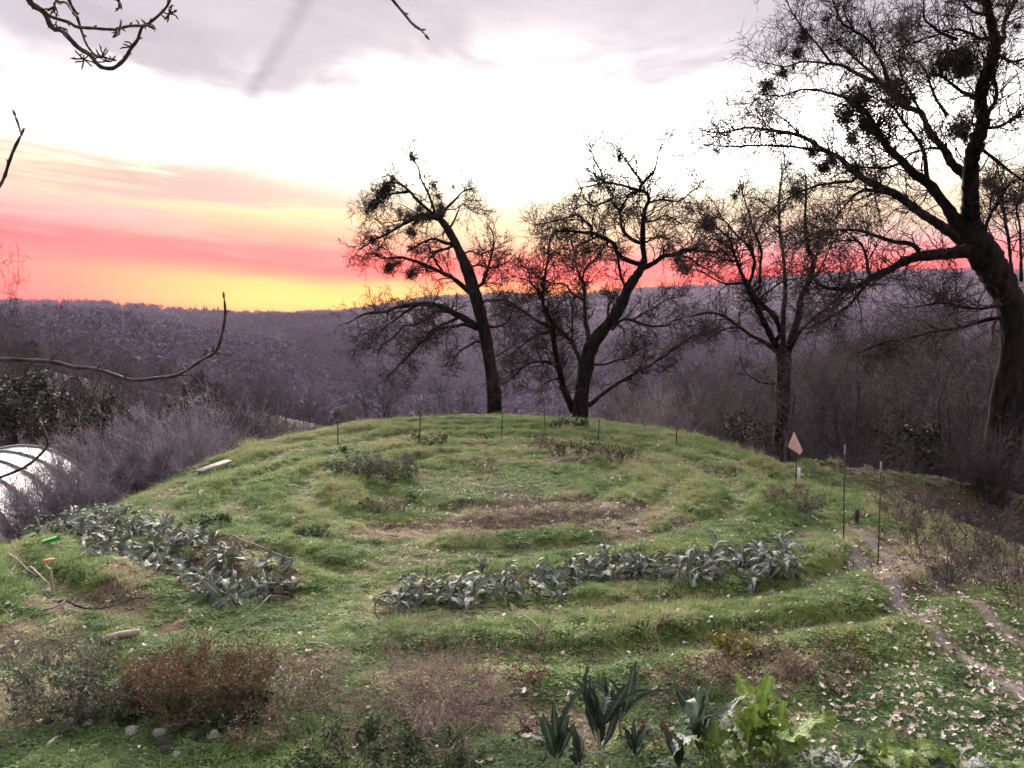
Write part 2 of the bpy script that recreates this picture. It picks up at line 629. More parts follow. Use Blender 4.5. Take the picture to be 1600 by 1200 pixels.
TRACK_A = gpl([(1300, 835), (1350, 890), (1405, 945), (1460, 990), (1530, 1040), (1640, 1110)])
TRACK_B = gpl([(1345, 830), (1420, 885), (1490, 935), (1560, 980), (1660, 1040)])
BLOBS = [(830, 800, 2.3, 1.7, .9), (690, 830, 1.5, .8, .8), (700, 745, 1.6, .9, .5), (930, 815, 1.8, .5, .7),
         (40, 1000, .9, .5, .9), (240, 990, .6, .3, .6), (690, 1060, 1.0, .55, 1.0), (1180, 1050, 1.2, .7, .9),
         (930, 1140, .7, .35, .9), (900, 715, 2.0, .8, .8), (640, 960, 1.0, .3, .6), (150, 950, 1.2, .35, .9),
         (1150, 1120, .9, .5, .7), (430, 1060, .5, .6, .6), (60, 1090, .6, .5, .8), (1480, 870, 2.2, 1.6, .8),
         (330, 900, 1.5, 1.2, .7), (1350, 1000, 1.4, .8, .35)]
BLOBS = [(*gnd(u, v)[:2], rx, ry, a) for u, v, rx, ry, a in BLOBS]


def soil_mask(x, y):
    n = fbm(x * .9 + 3, y * .9, 4)
    s = np.zeros(np.shape(x))
    for bx, by, rx, ry, a in BLOBS:
        q = np.hypot((x - bx) / rx, (y - by) / ry) + n * 1.1 + .5 * vnoise(x * 3.1, y * 3.1)
        s = np.maximum(s, a * sstep(1.15, .65, q))
    for tr in (TRACK_A, TRACK_B):
        s = np.maximum(s, .8 * sstep(.24, .08, poly_dist(x, y, tr) + n * .10))
    r, a = ring_coords(x, y)
    fur = (1 - ridge_profile(x, y)) * sstep(2.6, 3.4, r) * sstep(10.0, 9.2, r)
    s = np.maximum(s, .55 * sstep(.55, 1.0, fur + n * .45))
    s = np.maximum(s, .58 * sstep(5.6, 8.0, x + n * 1.5) * sstep(24, 20, y))
    s = np.maximum(s, .7 * sstep(-8.6, -10.5, x + n))
    return np.clip(s, 0, 1)


def m_ground(w, b):
    tc = w.n('ShaderNodeTexCoord'); v = tc.outputs['Object']
    so = w.n('ShaderNodeAttribute', attribute_name='soil').outputs['Fac']
    gr = w.n('ShaderNodeAttribute', attribute_name='track').outputs['Fac']
    n1 = w.noise(v, 2.2, 6, .62); n2 = w.noise(v, 14, 5, .65); n3 = w.noise(v, .55, 3, .5)
    green = w.mix(w.mapr(n2, .35, .68), (.040, .060, .015), (.105, .135, .034))
    green = w.mix(w.mapr(n3, .45, .7), green, (.13, .13, .042))
    earth = w.mix(w.mapr(n2, .3, .7), (.036, .028, .020), (.105, .082, .060))
    earth = w.mix(w.mapr(n1, .5, .72), earth, (.165, .130, .092))
    f = w.m('ADD', so, w.m('MULTIPLY', w.m('SUBTRACT', n1, .5), .7), clamp=True)
    c = w.mix(w.mapr(f, .25, .65), green, earth)
    c = w.mix(w.m('MULTIPLY', gr, w.mapr(n2, .3, .6, .6, 1)), c, w.mix(n2, (.100, .092, .084), (.215, .200, .186)))
    bp = w.n('ShaderNodeBump'); bp.inputs['Strength'].default_value = .9; bp.inputs['Distance'].default_value = .05
    w.l(w.m('ADD', n2, n1), bp.inputs['Height']); w.l(bp.outputs[0], b.inputs['Normal'])
    return c


M_GROUND = material('ground_soil_and_thatch', m_ground, .95, .1)


def grid_mesh(name, X, Y, Z, smooth=True):
    n, m = X.shape
    V = np.stack([X, Y, Z], -1).reshape(-1, 3)
    i = np.arange(n - 1)[:, None] * m + np.arange(m - 1)[None, :]
    F = np.stack([i, i + 1, i + m + 1, i + m], -1).reshape(-1, 4)
    return mesh_np(name, V, F, smooth)


GX0, GX1, GY0, GY1 = -16.0, 18.0, -3.0, 42.0
gxs = np.arange(GX0, GX1 + .01, .125); gys = np.arange(GY0, GY1 + .01, .125)
gX, gY = np.meshgrid(gxs, gys)
gZ = garden_z(gX, gY)
me = grid_mesh('garden_ground', gX, gY, gZ)
attr(me, 'soil', soil_mask(gX, gY).ravel().astype(np.float32))
_tn = fbm(gX * .9 + 3, gY * .9, 4)
attr(me, 'track', np.maximum(sstep(.14, .05, poly_dist(gX, gY, TRACK_A) + _tn * .10), 0.5 * sstep(.22, .06, poly_dist(gX, gY, TRACK_B) + _tn * .12)).ravel().astype(np.float32))
tag(obj('garden_ground', me, M_GROUND), 'grassy hilltop garden ground with curved raised beds', None, kind='structure')

# valley and hills: one sheet out past the far ridges
th = np.concatenate([np.radians(np.linspace(-180, -52, 40)), np.radians(np.linspace(-51, 51, 420)), np.radians(np.linspace(52, 180, 40))])
rr = np.concatenate([np.linspace(2.5, 40, 40), np.geomspace(41, 2440, 245)])
TH, RR = np.meshgrid(th, rr)
hX = RR * np.sin(TH); hY = RR * np.cos(TH)
hZ = ground(hX, hY)
ins = (np.minimum(np.minimum(hX - GX0, GX1 - hX), np.minimum(hY - GY0, GY1 - hY)))
hZ = hZ - .9 * sstep(.0, 1.5, ins)
M_HILL = mat_noise('hill_forest_floor', (.014, .013, .013), (.034, .029, .029), .02, .95, .05, 0, 8)
tag(obj('hills', grid_mesh('hills', hX, hY, hZ), M_HILL), 'wooded valley and hills reaching to the horizon', None, kind='structure')

# ================================================================== AIR
hz = mesh_np('haze', np.array([(x, y, z) for x in (-2460, 2460) for y in (-2460, 2460) for z in (-75, 270)], float),
             np.array([(0, 1, 3, 2), (4, 6, 7, 5), (0, 4, 5, 1), (2, 3, 7, 6), (0, 2, 6, 4), (1, 5, 7, 3)]))
mh = bpy.data.materials.new('haze_air'); mh.use_nodes = True
wv = NT(mh.node_tree)
pv = wv.n('ShaderNodeVolumePrincipled'); oo = wv.n('ShaderNodeOutputMaterial')
pv.inputs['Color'].default_value = (.58, .49, .68, 1)
pv.inputs['Density'].default_value = HAZE
pv.inputs['Anisotropy'].default_value = 0.0
wv.l(pv.outputs[0], oo.inputs['Volume'])
tag(obj('haze', hz, mh), 'thin violet evening haze over the valley', None, kind='stuff')

# ================================================================== TREES
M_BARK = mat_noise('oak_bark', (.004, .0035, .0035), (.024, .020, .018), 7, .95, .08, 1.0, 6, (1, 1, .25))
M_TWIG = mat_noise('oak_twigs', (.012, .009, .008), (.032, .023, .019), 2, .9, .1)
M_BARK2 = mat_noise('grey_bark', (.014, .012, .013), (.046, .040, .043), 4, .9, .12, .4, 5, (1, 1, .3))
M_TWIG2 = mat_noise('grey_twigs', (.030, .025, .028), (.070, .058, .063), 1.2, .9, .1, 0, 4, None, .25)
M_PALE = mat_noise('pale_twigs', (.16, .135, .14), (.30, .26, .27), 3, .9, .1, 0, 4, None, .2)
M_MIST = mat_noise('mistletoe_leaves', (.010, .014, .007), (.032, .038, .017), 6, .8, .2)
M_EVER = mat_noise('evergreen_leaves', (.012, .016, .009), (.044, .048, .026), 1.5, .75, .25, 0, 5, None, .2)


def leaf_cloud(g, n, size, shell=.55, squash=(1, 1, 1), lumps=None):
    """n small leaf quads through a lumpy unit volume"""
    if lumps is None:
        d = unit(g.normal(size=(n, 3))); r = (shell + (1 - shell) * g.random(n) ** .6)[:, None]
        C = d * r
    else:
        k = g.integers(0, len(lumps), n)
        d = unit(g.normal(size=(n, 3))); r = (g.random(n) ** .45)[:, None]
        C = lumps[k, :3] + d * r * lumps[k, 3:4]
    C = C * np.array(squash)
    a = unit(g.normal(size=(n, 3))); b = unit(np.cross(a, g.normal(size=(n, 3))))
    s = (size * g.uniform(.6, 1.4, n))[:, None]
    V = np.stack([C - a * s, C + b * s * .45, C + a * s, C - b * s * .45], 1).reshape(-1, 3)
    F = np.arange(4 * n).reshape(-1, 4)
    return V, F


def mistletoe_mesh(seed):
    g = np.random.default_rng(seed)
    n = 80
    d = unit(g.normal(size=(n, 3)) * np.array([1, 1, .9]))
    P = np.zeros((n, 4, 3))
    for s in range(1, 4):
        d = unit(d + .25 * g.normal(size=(n, 3)) + np.array([0, 0, -.06]))
        P[:, s] = P[:, s - 1] + d * (.33 * g.uniform(.6, 1.05, n))[:, None]
    T = tubes(P, np.tile(np.array([.02, .014, .010, .006]), (n, 1)), 3)
    k = g.integers(0, n, 320); t = g.integers(1, 4, 320)
    C = P[k, t] + g.normal(size=(320, 3)) * .10
    a = unit(P[k, t] - P[k, t - 1] + .8 * g.normal(size=(320, 3))); b = unit(np.cross(a, g.normal(size=(320, 3))))
    s = g.uniform(.06, .13, 320)[:, None]
    V = np.stack([C - a * s, C + b * s * .5, C + a * s, C - b * s * .5], 1).reshape(-1, 3)
    return mesh_np('mistletoe', *join([T, (V, np.arange(len(V)).reshape(-1, 4))]))


MIST = [mistletoe_mesh(50 + i) for i in range(4)]


def traced_tree(label, d, trunk, limbs, mist, seed, base_drop=2.0, tw=(50, 29, 16), dens=1.0, root=None, ground_pt=None):
    g = np.random.default_rng(seed)
    m = d / FPX                                   # metres per pixel at this distance
    root = thing('oak_tree', label, 'tree', (0, 0, 0))
    tr = np.array(trunk, float)                   # u, v, width in px
    n = max(10, int(len(tr) * 3.5))
    q = resample(tr, n)
    P0 = px(q[:, 0], q[:, 1], np.full(n, d)); R0 = q[:, 2] * .5 * m
    gp = P0[0].copy() if ground_pt is None else np.array(ground_pt, float)
    gp[2] = min(gz(gp[0], gp[1]) - .3, P0[0, 2] - .05)
    root.location = (gp[0], gp[1], gp[2] + .3)
    # run the trunk down into the slope, flaring at the foot
    ext = np.linspace(0, 1, 6)[:-1, None]
    Pd = gp + (P0[0] - gp) * ext
    flare = 1 + .3 * np.exp(-np.linspace(0, 5, 5) * 1.1)
    P0 = np.concatenate([Pd, P0]); R0 = np.concatenate([R0[0] * flare, R0])
    rough = 1 + .06 * g.normal(size=len(R0))
    off = np.array(root.location)
    KS = 22
    P0 = resample(P0, 60); R0 = np.interp(np.linspace(0, 1, 60), np.linspace(0, 1, len(R0)), R0 * rough)
    V, F = tubes((P0 - off)[None], R0[None], KS)
    ax = np.repeat(P0 - off, KS, 0); rad = V - ax; aa = np.tile(np.arange(KS) * 2 * np.pi / KS, 60); ll = np.repeat(np.arange(60), KS) * .35
    bump_ = .16 * vnoise(np.cos(aa) * 2.2 + 20, np.sin(aa) * 2.2 + ll * .35) + .14 * vnoise(aa * 3.4, ll * .5) + .05 * np.sin(aa * 5 + ll * .2)
    V = ax + rad * (1 + bump_)[:, None]
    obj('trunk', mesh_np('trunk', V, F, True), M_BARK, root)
    placed_uv = [q[:, :2]]; placed_y = [np.full(n, d)]
    polys, rads = [], []
    for li, (pts, w0, w1) in enumerate(limbs):
        pts = np.array(pts, float)
        Lp = np.linalg.norm(np.diff(pts, axis=0), axis=1).sum()
        S = max(6, int(Lp / 6))
        qq = resample(pts, S)
        dd = [np.min(np.hypot(*(a - pts[0]).T)) for a in placed_uv]
        bi = int(np.argmin(dd)); bj = int(np.argmin(np.hypot(*(placed_uv[bi] - pts[0]).T)))
        y0 = placed_y[bi][bj]
        if dd[bi] < 14:
            qq[0] = placed_uv[bi][bj]
        k = g.uniform(.25, .75) * (1 if li % 2 else -1)
        s = np.linspace(0, 1, S)
        yy = y0 + k * Lp * m * s ** 1.15 + .10 * Lp * m * vnoise(s * 4 + li * 3.1, s * 0 + li)
        placed_uv.append(qq); placed_y.append(yy)
        jit = 1.1 * np.stack([vnoise(s * Lp / 9 + li, s * 0 + 3.3), vnoise(s * Lp / 9 + 7, s * 0 + li)], -1)
        qq = qq + jit * sstep(0, .1, s)[:, None]
        P = px(qq[:, 0], qq[:, 1], yy)
        Rr = (w0 + (w1 - w0) * s ** .8) * .5 * m * (1 + .08 * g.normal(size=S))
        V, F = tubes((P - off)[None], Rr[None], 8 if w0 > 6 else 5)
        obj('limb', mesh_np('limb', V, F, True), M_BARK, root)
        polys.append(P); rads.append(Rr)
    # twigs
    S1 = 14
    A = np.stack([resample(p, S1) for p in polys]); B = np.stack([np.interp(np.linspace(0, 1, S1), np.linspace(0, 1, len(r)), r) for r in rads])
    LpA = np.linalg.norm(np.diff(A, axis=1), axis=2).sum(1) / m
    per = np.maximum(3, (LpA / 6.5 * dens).astype(int))
    l2, r2, _ = grow(A, B, per, np.minimum(tw[0], 14 + LpA * .45) * m, g, .12, (28, 68), 8, .27, .05, .45, .50 * m, 1.2 * m, .35)
    l3, r3, _ = grow(l2, r2, 5, tw[1] * m, g, .15, (28, 68), 6, .28, .04, .65, .44 * m, .64 * m, .5)
    l4, r4, _ = grow(l3, r3, 4, tw[2] * m, g, .2, (28, 68), 4, .28, .03, .75, .33 * m, .44 * m, .6)
    V, F = join([tubes(l2 - off, r2, 4), tubes(l3 - off, r3, 3), tubes(l4 - off, r4, 3)])
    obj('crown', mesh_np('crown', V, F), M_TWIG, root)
    allp = np.concatenate([np.concatenate(placed_uv), np.concatenate(placed_y)[:, None]], 1)
    for i, (u, v, r) in enumerate(mist):
        j = np.argmin(np.hypot(allp[:, 0] - u, allp[:, 1] - v))
        p = px(u, v, allp[j, 2])
        for k in range(1 if r < 11 else 2):
            o = obj('mistletoe', MIST[(i + k) % 4], M_MIST, root)
            jit = g.normal(size=3) * r * m * .35 * k
            o.location = tuple(p - off + jit)
            sc = r * m * g.uniform(1.1, 1.4)
            o.scale = (sc * g.uniform(.85, 1.2), sc * g.uniform(.85, 1.2), sc * g.uniform(.8, 1.15))
            o.rotation_euler = tuple(g.uniform(0, 6.28, 3))
    return root


# ---- the leaning oak left of centre
T1_trunk = [(774, 650, 19), (771, 605, 18), (763, 555, 18), (755, 512, 18), (745, 470, 15), (733, 430, 13), (718, 393, 11.5), (703, 363, 10), (690, 345, 9), (680, 335, 7)]
T1_limbs = [
    ([(683, 340), (669, 328), (652, 313), (641, 300), (627, 288), (613, 285), (600, 290)], 7, 2),
    ([(681, 334), (666, 295), (657, 278), (654, 262), (645, 246)], 5, 2),
    ([(688, 344), (662, 336), (638, 346), (617, 358), (598, 369), (580, 377), (562, 390)], 8, 2),
    ([(641, 300), (627, 301), (610, 304), (586, 320), (572, 331)], 5, 2),
    ([(690, 343), (697, 327), (711, 313), (724, 299), (740, 294)], 6, 1.5),
    ([(701, 360), (710, 345), (716, 330), (722, 318), (738, 330)], 4, 1.5),
    ([(701, 383), (680, 373), (666, 376), (645, 388), (636, 392)], 6, 2),
    ([(703, 390), (690, 390), (678, 397), (669, 408), (665, 428)], 5, 1.5),
    ([(737, 460), (713, 438), (694, 428), (669, 416), (645, 407), (626, 402), (598, 404), (587, 396), (573, 396)], 9, 2),
    ([(694, 428), (680, 405), (672, 390), (668, 375)], 4, 1.5),
    ([(748, 514), (728, 499), (712, 491), (693, 480), (674, 476), (655, 475), (622, 480), (603, 487), (569, 491), (542, 506)], 13, 2),
    ([(712, 491), (703, 487), (682, 487), (662, 501), (643, 509), (632, 509), (616, 526), (597, 540), (590, 556)], 7, 2),
    ([(744, 513), (726, 507), (705, 511), (685, 514), (670, 526), (647, 545), (622, 572), (606, 590)], 7, 2),
    ([(718, 496), (700, 504), (678, 514), (662, 530), (647, 549), (630, 566)], 6, 2),
    ([(655, 475), (638, 484), (620, 498), (600, 512), (586, 528), (574, 548)], 4, 1.5),
    ([(750, 530), (731, 541), (716, 551), (708, 566), (704, 582)], 5, 1.5),
    ([(741, 452), (757, 439), (760, 426), (767, 404), (772, 378), (769, 362), (764, 354)], 6, 2),
    ([(751, 480), (757, 470), (770, 470), (793, 469), (807, 481), (822, 490)], 6, 2),
    ([(762, 507), (772, 511), (793, 503), (804, 477)], 6, 2),
    ([(720, 400), (735, 392), (748, 398), (765, 392), (790, 384)], 4, 1.5),
    ([(728, 420), (748, 414), (770, 418), (795, 408), (806, 395)], 4, 1.5),
    ([(764, 560), (782, 553), (800, 540), (818, 520)], 4, 1.5),
]
T1_m = [(644, 246, 9), (606, 292, 12), (613, 283, 9), (582, 323, 11), (574, 331, 8), (592, 314, 12), (602, 306, 9), (655, 326, 9), (652, 343, 14),
        (638, 338, 10), (643, 362, 11), (641, 388, 8), (678, 291, 8), (684, 306, 10), (690, 325, 12), (708, 292, 6), (582, 374, 8), (606, 360, 8),
        (625, 333, 9), (606, 421, 13), (644, 427, 11), (622, 411, 8), (668, 338, 9)]
traced_tree('tall leaning bare oak with mistletoe, left of the forked oak on the crest', 38, T1_trunk, T1_limbs, T1_m, 11)

# ---- the forked oak right of centre
T2_trunk = [(905, 656, 23), (907, 622, 20), (913, 585, 19), (921, 548, 19), (937, 522, 18), (956, 499, 16), (972, 475, 15), (982, 450, 14), (1000, 423, 13), (1007, 405, 11)]
T2_limbs = [
    ([(1006, 406), (1006, 396), (1004, 381), (1004, 362), (1006, 342), (1008, 326), (1014, 314), (1012, 302), (1000, 298)], 9, 5),
    ([(1001, 299), (986, 302), (977, 313), (972, 322), (970, 330)], 5, 3),
    ([(1000, 298), (1002, 288), (1014, 276), (1024, 264), (1028, 242), (1034, 228), (1038, 216)], 5, 1.3),
    ([(1002, 288), (998, 278), (990, 268), (980, 252), (972, 242), (962, 226)], 5, 1.5),
    ([(1000, 298), (980, 292), (964, 288), (944, 286), (920, 291), (900, 296)], 5, 1.5),
    ([(944, 286), (940, 270), (932, 256), (925, 238), (928, 222)], 3.5, 1.3),
    ([(1001, 414), (980, 406), (966, 398), (960, 382), (948, 374), (936, 368), (922, 364), (900, 362), (880, 360), (864, 366), (858, 384), (857, 408)], 9, 2),
    ([(922, 364), (926, 356), (914, 346), (902, 336), (880, 342), (856, 348), (834, 352)], 5, 1.5),
    ([(936, 368), (920, 376), (905, 384), (898, 396), (896, 410)], 4, 2),
    ([(1004, 382), (988, 374), (974, 362), (970, 346), (968, 330), (956, 314), (958, 306), (944, 288), (934, 276)], 7, 2),
    ([(955, 313), (940, 318), (928, 322), (914, 320), (896, 326)], 4, 1.5),
    ([(970, 350), (978, 340), (984, 328), (990, 316)], 3, 1.3),
    ([(1007, 418), (1024, 410), (1036, 400), (1056, 398), (1072, 390), (1096, 393), (1120, 394), (1132, 392)], 9, 3),
    ([(1036, 401), (1037, 394), (1037, 387)], 5, 4),
    ([(1060, 398), (1080, 404), (1092, 414), (1112, 424), (1130, 438)], 4, 1.5),
    ([(1008, 346), (1026, 344), (1036, 337), (1050, 340), (1066, 352)], 4, 1.3),
    ([(1014, 318), (1030, 312), (1060, 314), (1080, 300), (1096, 288)], 4, 1.3),
    ([(1008, 382), (1020, 372), (1036, 370), (1054, 378)], 4, 1.3),
    ([(897, 645), (880, 604), (874, 576), (868, 548), (864, 520), (866, 508), (858, 496), (850, 482), (848, 466), (850, 440), (853, 422), (858, 398)], 13, 2.5),
    ([(862, 512), (836, 500), (824, 490), (800, 476), (784, 474)], 6, 2),
    ([(911, 578), (900, 548), (892, 534), (880, 520), (868, 508)], 7, 5),
    ([(922, 540), (918, 516), (914, 496), (914, 470), (913, 448), (906, 432), (902, 420), (898, 406), (896, 390), (892, 372)], 9, 2),
    ([(911, 440), (913, 424), (924, 410), (938, 398), (944, 384)], 4, 1.5),
    ([(912, 468), (900, 462), (892, 456), (882, 444), (858, 442), (842, 430)], 5, 1.5),
    ([(894, 534), (894, 500), (894, 480), (890, 462)], 4, 2),
    ([(918, 636), (936, 620), (960, 602), (990, 584), (1016, 570), (1040, 554), (1062, 540), (1080, 526), (1104, 522)], 9, 3),
    ([(1020, 568), (1036, 574), (1046, 582)], 3, 1.5),
    ([(926, 570), (948, 569), (966, 562), (980, 561), (996, 548), (1010, 540)], 5, 1.5),
    ([(954, 520), (966, 504), (976, 498), (992, 502), (1010, 508), (1036, 510), (1052, 502), (1068, 496)], 6, 2),
    ([(990, 501), (1004, 490), (1020, 482), (1040, 470), (1054, 464)], 4, 1.5),
    ([(864, 520), (838, 523), (820, 536), (800, 552), (786, 560)], 4, 1.5),
    ([(873, 580), (864, 568), (846, 565), (826, 568), (800, 590), (784, 603)], 6, 2),
    ([(846, 566), (840, 548), (836, 530)], 3, 1.5),
    ([(952, 500), (950, 484), (956, 468), (968, 455)], 5, 3),
    ([(978, 450), (970, 432), (967, 416), (966, 400)], 6, 3),
    ([(870, 590), (850, 600), (844, 612)], 3, 1.3), ([(848, 466), (838, 452), (828, 440), (826, 424), (812, 414)], 4, 1.5),
]
T2_m = [(968, 246, 10), (1066, 418, 13), (1110, 352, 10), (1072, 424, 9)]
traced_tree('forked bare oak with a long low limb, right of the leaning oak on the crest', 36, T2_trunk, T2_limbs, T2_m, 22, dens=1.35)

# ---- the oak on the slope, right of the crest
T3_trunk = [(1219, 716, 25), (1222, 655, 22), (1223, 610, 22), (1224, 573, 24), (1224, 548, 26)]
T3_limbs = [
    ([(1216, 545), (1209, 534), (1196, 508), (1185, 484), (1170, 450), (1160, 430), (1152, 410), (1144, 390), (1130, 380), (1112, 372)], 12, 2),
    ([(1144, 388), (1140, 372), (1128, 362), (1116, 350), (1106, 340), (1092, 332)], 4, 1.5),
    ([(1168, 448), (1178, 420), (1178, 400), (1168, 384), (1148, 364), (1134, 346), (1116, 336)], 6, 1.5),
    ([(1187, 455), (1188, 416), (1190, 396), (1184, 372), (1176, 356), (1168, 326), (1160, 300), (1156, 282)], 6, 1.5),
    ([(1222, 530), (1212, 498), (1188, 472), (1172, 452)], 9, 6),
    ([(1224, 545), (1224, 486), (1227, 460), (1226, 420), (1222, 388), (1218, 360), (1218, 330), (1218, 300), (1222, 272), (1220, 250)], 10, 2),
    ([(1232, 548), (1239, 523), (1248, 493), (1252, 464), (1264, 440), (1270, 416), (1270, 400), (1262, 388), (1260, 364), (1258, 336), (1260, 300), (1258, 272)], 14, 2),
    ([(1266, 440), (1274, 430), (1286, 412), (1300, 380), (1312, 366)], 5, 1.5),
    ([(1236, 545), (1248, 521), (1267, 502), (1287, 484), (1310, 466), (1324, 450)], 7, 2),
    ([(1216, 552), (1200, 538), (1179, 527), (1157, 512), (1137, 497), (1122, 490), (1100, 489), (1078, 494)], 8, 3),
    ([(1186, 468), (1200, 456), (1220, 442), (1236, 436), (1252, 436)], 4, 1.5),
    ([(1157, 512), (1140, 512), (1120, 520), (1100, 534)], 3.5, 1.5),
    ([(1164, 440), (1146, 444), (1124, 440), (1100, 426), (1080, 420)], 4, 1.5),
    ([(1152, 410), (1128, 404), (1104, 398)], 4, 1.5),
    ([(1224, 400), (1236, 386), (1250, 380)], 3, 1.3), ([(1220, 340), (1206, 326), (1196, 320), (1184, 308)], 3, 1.3),
    ([(1220, 330), (1234, 310), (1246, 296)], 3, 1.3), ([(1210, 600), (1190, 598), (1172, 588), (1160, 575)], 4, 1.5),
]
T3_m = [(1107, 350, 12), (1112, 358, 8), (1148, 307, 8), (1245, 303, 12), (1276, 384, 9)]
traced_tree('bare oak with many upright stems on the slope behind the pink sign', 30, T3_trunk, T3_limbs, T3_m, 33, dens=.9)

# ---- the great oak at the right edge
T4_trunk = [(1560, 760, 44), (1565, 690, 40), (1576, 610, 40), (1587, 548, 43), (1585, 495, 46), (1566, 448, 46), (1546, 413, 42), (1531, 387, 36), (1521, 363, 30), (1517, 345, 26)]
T4_limbs = [
    ([(1518, 352), (1516, 340), (1516, 313), (1517, 267), (1522, 234), (1536, 192), (1532, 160), (1536, 130), (1546, 108), (1554, 84), (1556, 70), (1552, 50), (1546, 24), (1543, 0), (1540, -40), (1550, -90)], 28, 5),
    ([(1556, 72), (1568, 62), (1568, 40), (1578, 18), (1586, 2), (1594, -40)], 7, 3),
    ([(1520, 380), (1503, 360), (1477, 320), (1449, 285), (1430, 273), (1412, 255), (1386, 229), (1376, 212), (1364, 192), (1352, 174), (1330, 158), (1306, 148)], 24, 3),
    ([(1510, 385), (1487, 365), (1463, 348), (1435, 330), (1400, 304), (1370, 290), (1337, 271), (1314, 248), (1292, 237), (1250, 212), (1208, 204), (1167, 200), (1125, 208), (1098, 204)], 18, 2),
    ([(1400, 304), (1370, 299), (1346, 299), (1323, 318), (1308, 338), (1296, 350)], 8, 2),
    ([(1337, 284), (1292, 287), (1250, 300), (1208, 325), (1186, 340)], 6, 2),
    ([(1292, 237), (1262, 232), (1233, 229), (1187, 227), (1142, 229), (1100, 226)], 6, 1.5),
    ([(1516, 285), (1505, 271), (1487, 255), (1476, 234), (1460, 216), (1448, 196), (1438, 174), (1412, 166), (1392, 148), (1376, 130), (1360, 112), (1336, 92), (1318, 72), (1296, 60)], 15, 2),
    ([(1392, 148), (1386, 124), (1380, 102), (1368, 82), (1356, 62), (1336, 48), (1316, 36), (1306, 14), (1298, -10)], 7, 2),
    ([(1376, 130), (1360, 124), (1344, 118), (1320, 104), (1300, 100), (1258, 96), (1225, 104), (1190, 96)], 7, 1.5),
    ([(1449, 284), (1444, 240), (1432, 216), (1412, 192), (1400, 172), (1384, 156)], 8, 3),
    ([(1534, 160), (1518, 150), (1504, 144), (1486, 130), (1470, 118), (1452, 120)], 7, 2.5),
    ([(1480, 180), (1466, 160), (1458, 144), (1450, 120), (1440, 102), (1424, 92)], 6, 2),
    ([(1553, 62), (1530, 60), (1516, 52), (1494, 46), (1480, 48), (1466, 54), (1440, 62), (1420, 70), (1400, 74)], 5, 1.5),
    ([(1496, 62), (1472, 52), (1456, 40), (1444, 28), (1444, 8), (1440, -16)], 5, 1.5),
    ([(1545, 24), (1520, 18), (1508, 6), (1490, -8)], 5, 2),
    ([(1530, 394), (1510, 393), (1475, 397), (1440, 400), (1412, 409), (1393, 420), (1370, 430), (1346, 444), (1330, 451), (1307, 451), (1292, 450), (1271, 437)], 24, 3),
    ([(1438, 396), (1426, 382), (1398, 378), (1370, 369), (1346, 361), (1323, 359), (1300, 361), (1267, 367), (1250, 383)], 8, 2),
    ([(1358, 432), (1353, 400), (1344, 379), (1323, 376), (1300, 379), (1284, 388)], 5, 1.5),
    ([(1352, 446), (1330, 474), (1307, 490), (1286, 502), (1262, 512)], 6, 1.5),
    ([(1545, 400), (1540, 360), (1547, 336), (1561, 315), (1575, 290), (1590, 280)], 7, 3),
    ([(1580, 425), (1577, 383), (1570, 341), (1566, 318), (1550, 290)], 7, 3),
    ([(1526, 226), (1556, 250), (1580, 269), (1602, 284), (1640, 300)], 6, 2),
    ([(1596, 440), (1594, 360), (1589, 325), (1600, 290)], 6, 2),
    ([(1540, 180), (1552, 164), (1558, 144), (1552, 120), (1548, 108)], 6, 5),
    ([(1600, 500), (1572, 496), (1540, 500), (1500, 512), (1460, 518), (1420, 528), (1380, 536), (1340, 552)], 8, 2),
    ([(1600, 470), (1560, 478), (1520, 482), (1470, 474), (1430, 480)], 7, 2),
    ([(1476, 234), (1452, 232), (1424, 240), (1396, 248), (1370, 262)], 5, 1.5),
    ([(1412, 255), (1380, 262), (1350, 262), (1320, 268), (1296, 280)], 5, 1.5),
    ([(1438, 174), (1420, 140), (1408, 118), (1404, 92), (1412, 60), (1404, 30)], 5, 1.5),
    ([(1560, 84), (1580, 96), (1604, 90), (1640, 70)], 5, 2), ([(1540, 200), (1566, 196), (1590, 178), (1620, 150)], 6, 2),
    ([(1250, 212), (1230, 190), (1205, 176), (1180, 170)], 4, 1.5), ([(1300, 100), (1280, 74), (1262, 52), (1240, 24), (1226, -6)], 5, 1.5),
    ([(1306, 148), (1280, 142), (1252, 140), (1222, 150), (1190, 146)], 4, 1.5), ([(1336, 48), (1320, 20), (1330, -12)], 4, 1.5),
]
T4_m = [(1492, 95, 22), (1472, 100, 20), (1512, 90, 17), (1505, 112, 15), (1400, 146, 17), (1386, 134, 14), (1422, 156, 14), (1500, 200, 17), (1508, 215, 14),
        (1340, 160, 22), (1320, 178, 18), (1352, 186, 15), (1368, 200, 14), (1268, 240, 16), (1300, 250, 14), (1336, 262, 12), (1284, 262, 12), (1256, 52, 15), (1246, 84, 11),
        (1225, 112, 12), (1200, 136, 12), (1240, 104, 9), (1120, 236, 8), (1546, 286, 14), (1590, 42, 10), (1292, 30, 9), (1330, 220, 14), (1246, 300, 10), (1592, 182, 10), (1560, 300, 10)]
traced_tree('great dark oak full of mistletoe clumps, at the right edge', 22, T4_trunk, T4_limbs, T4_m, 44, tw=(80, 46, 25), dens=1.05,
            ground_pt=None)


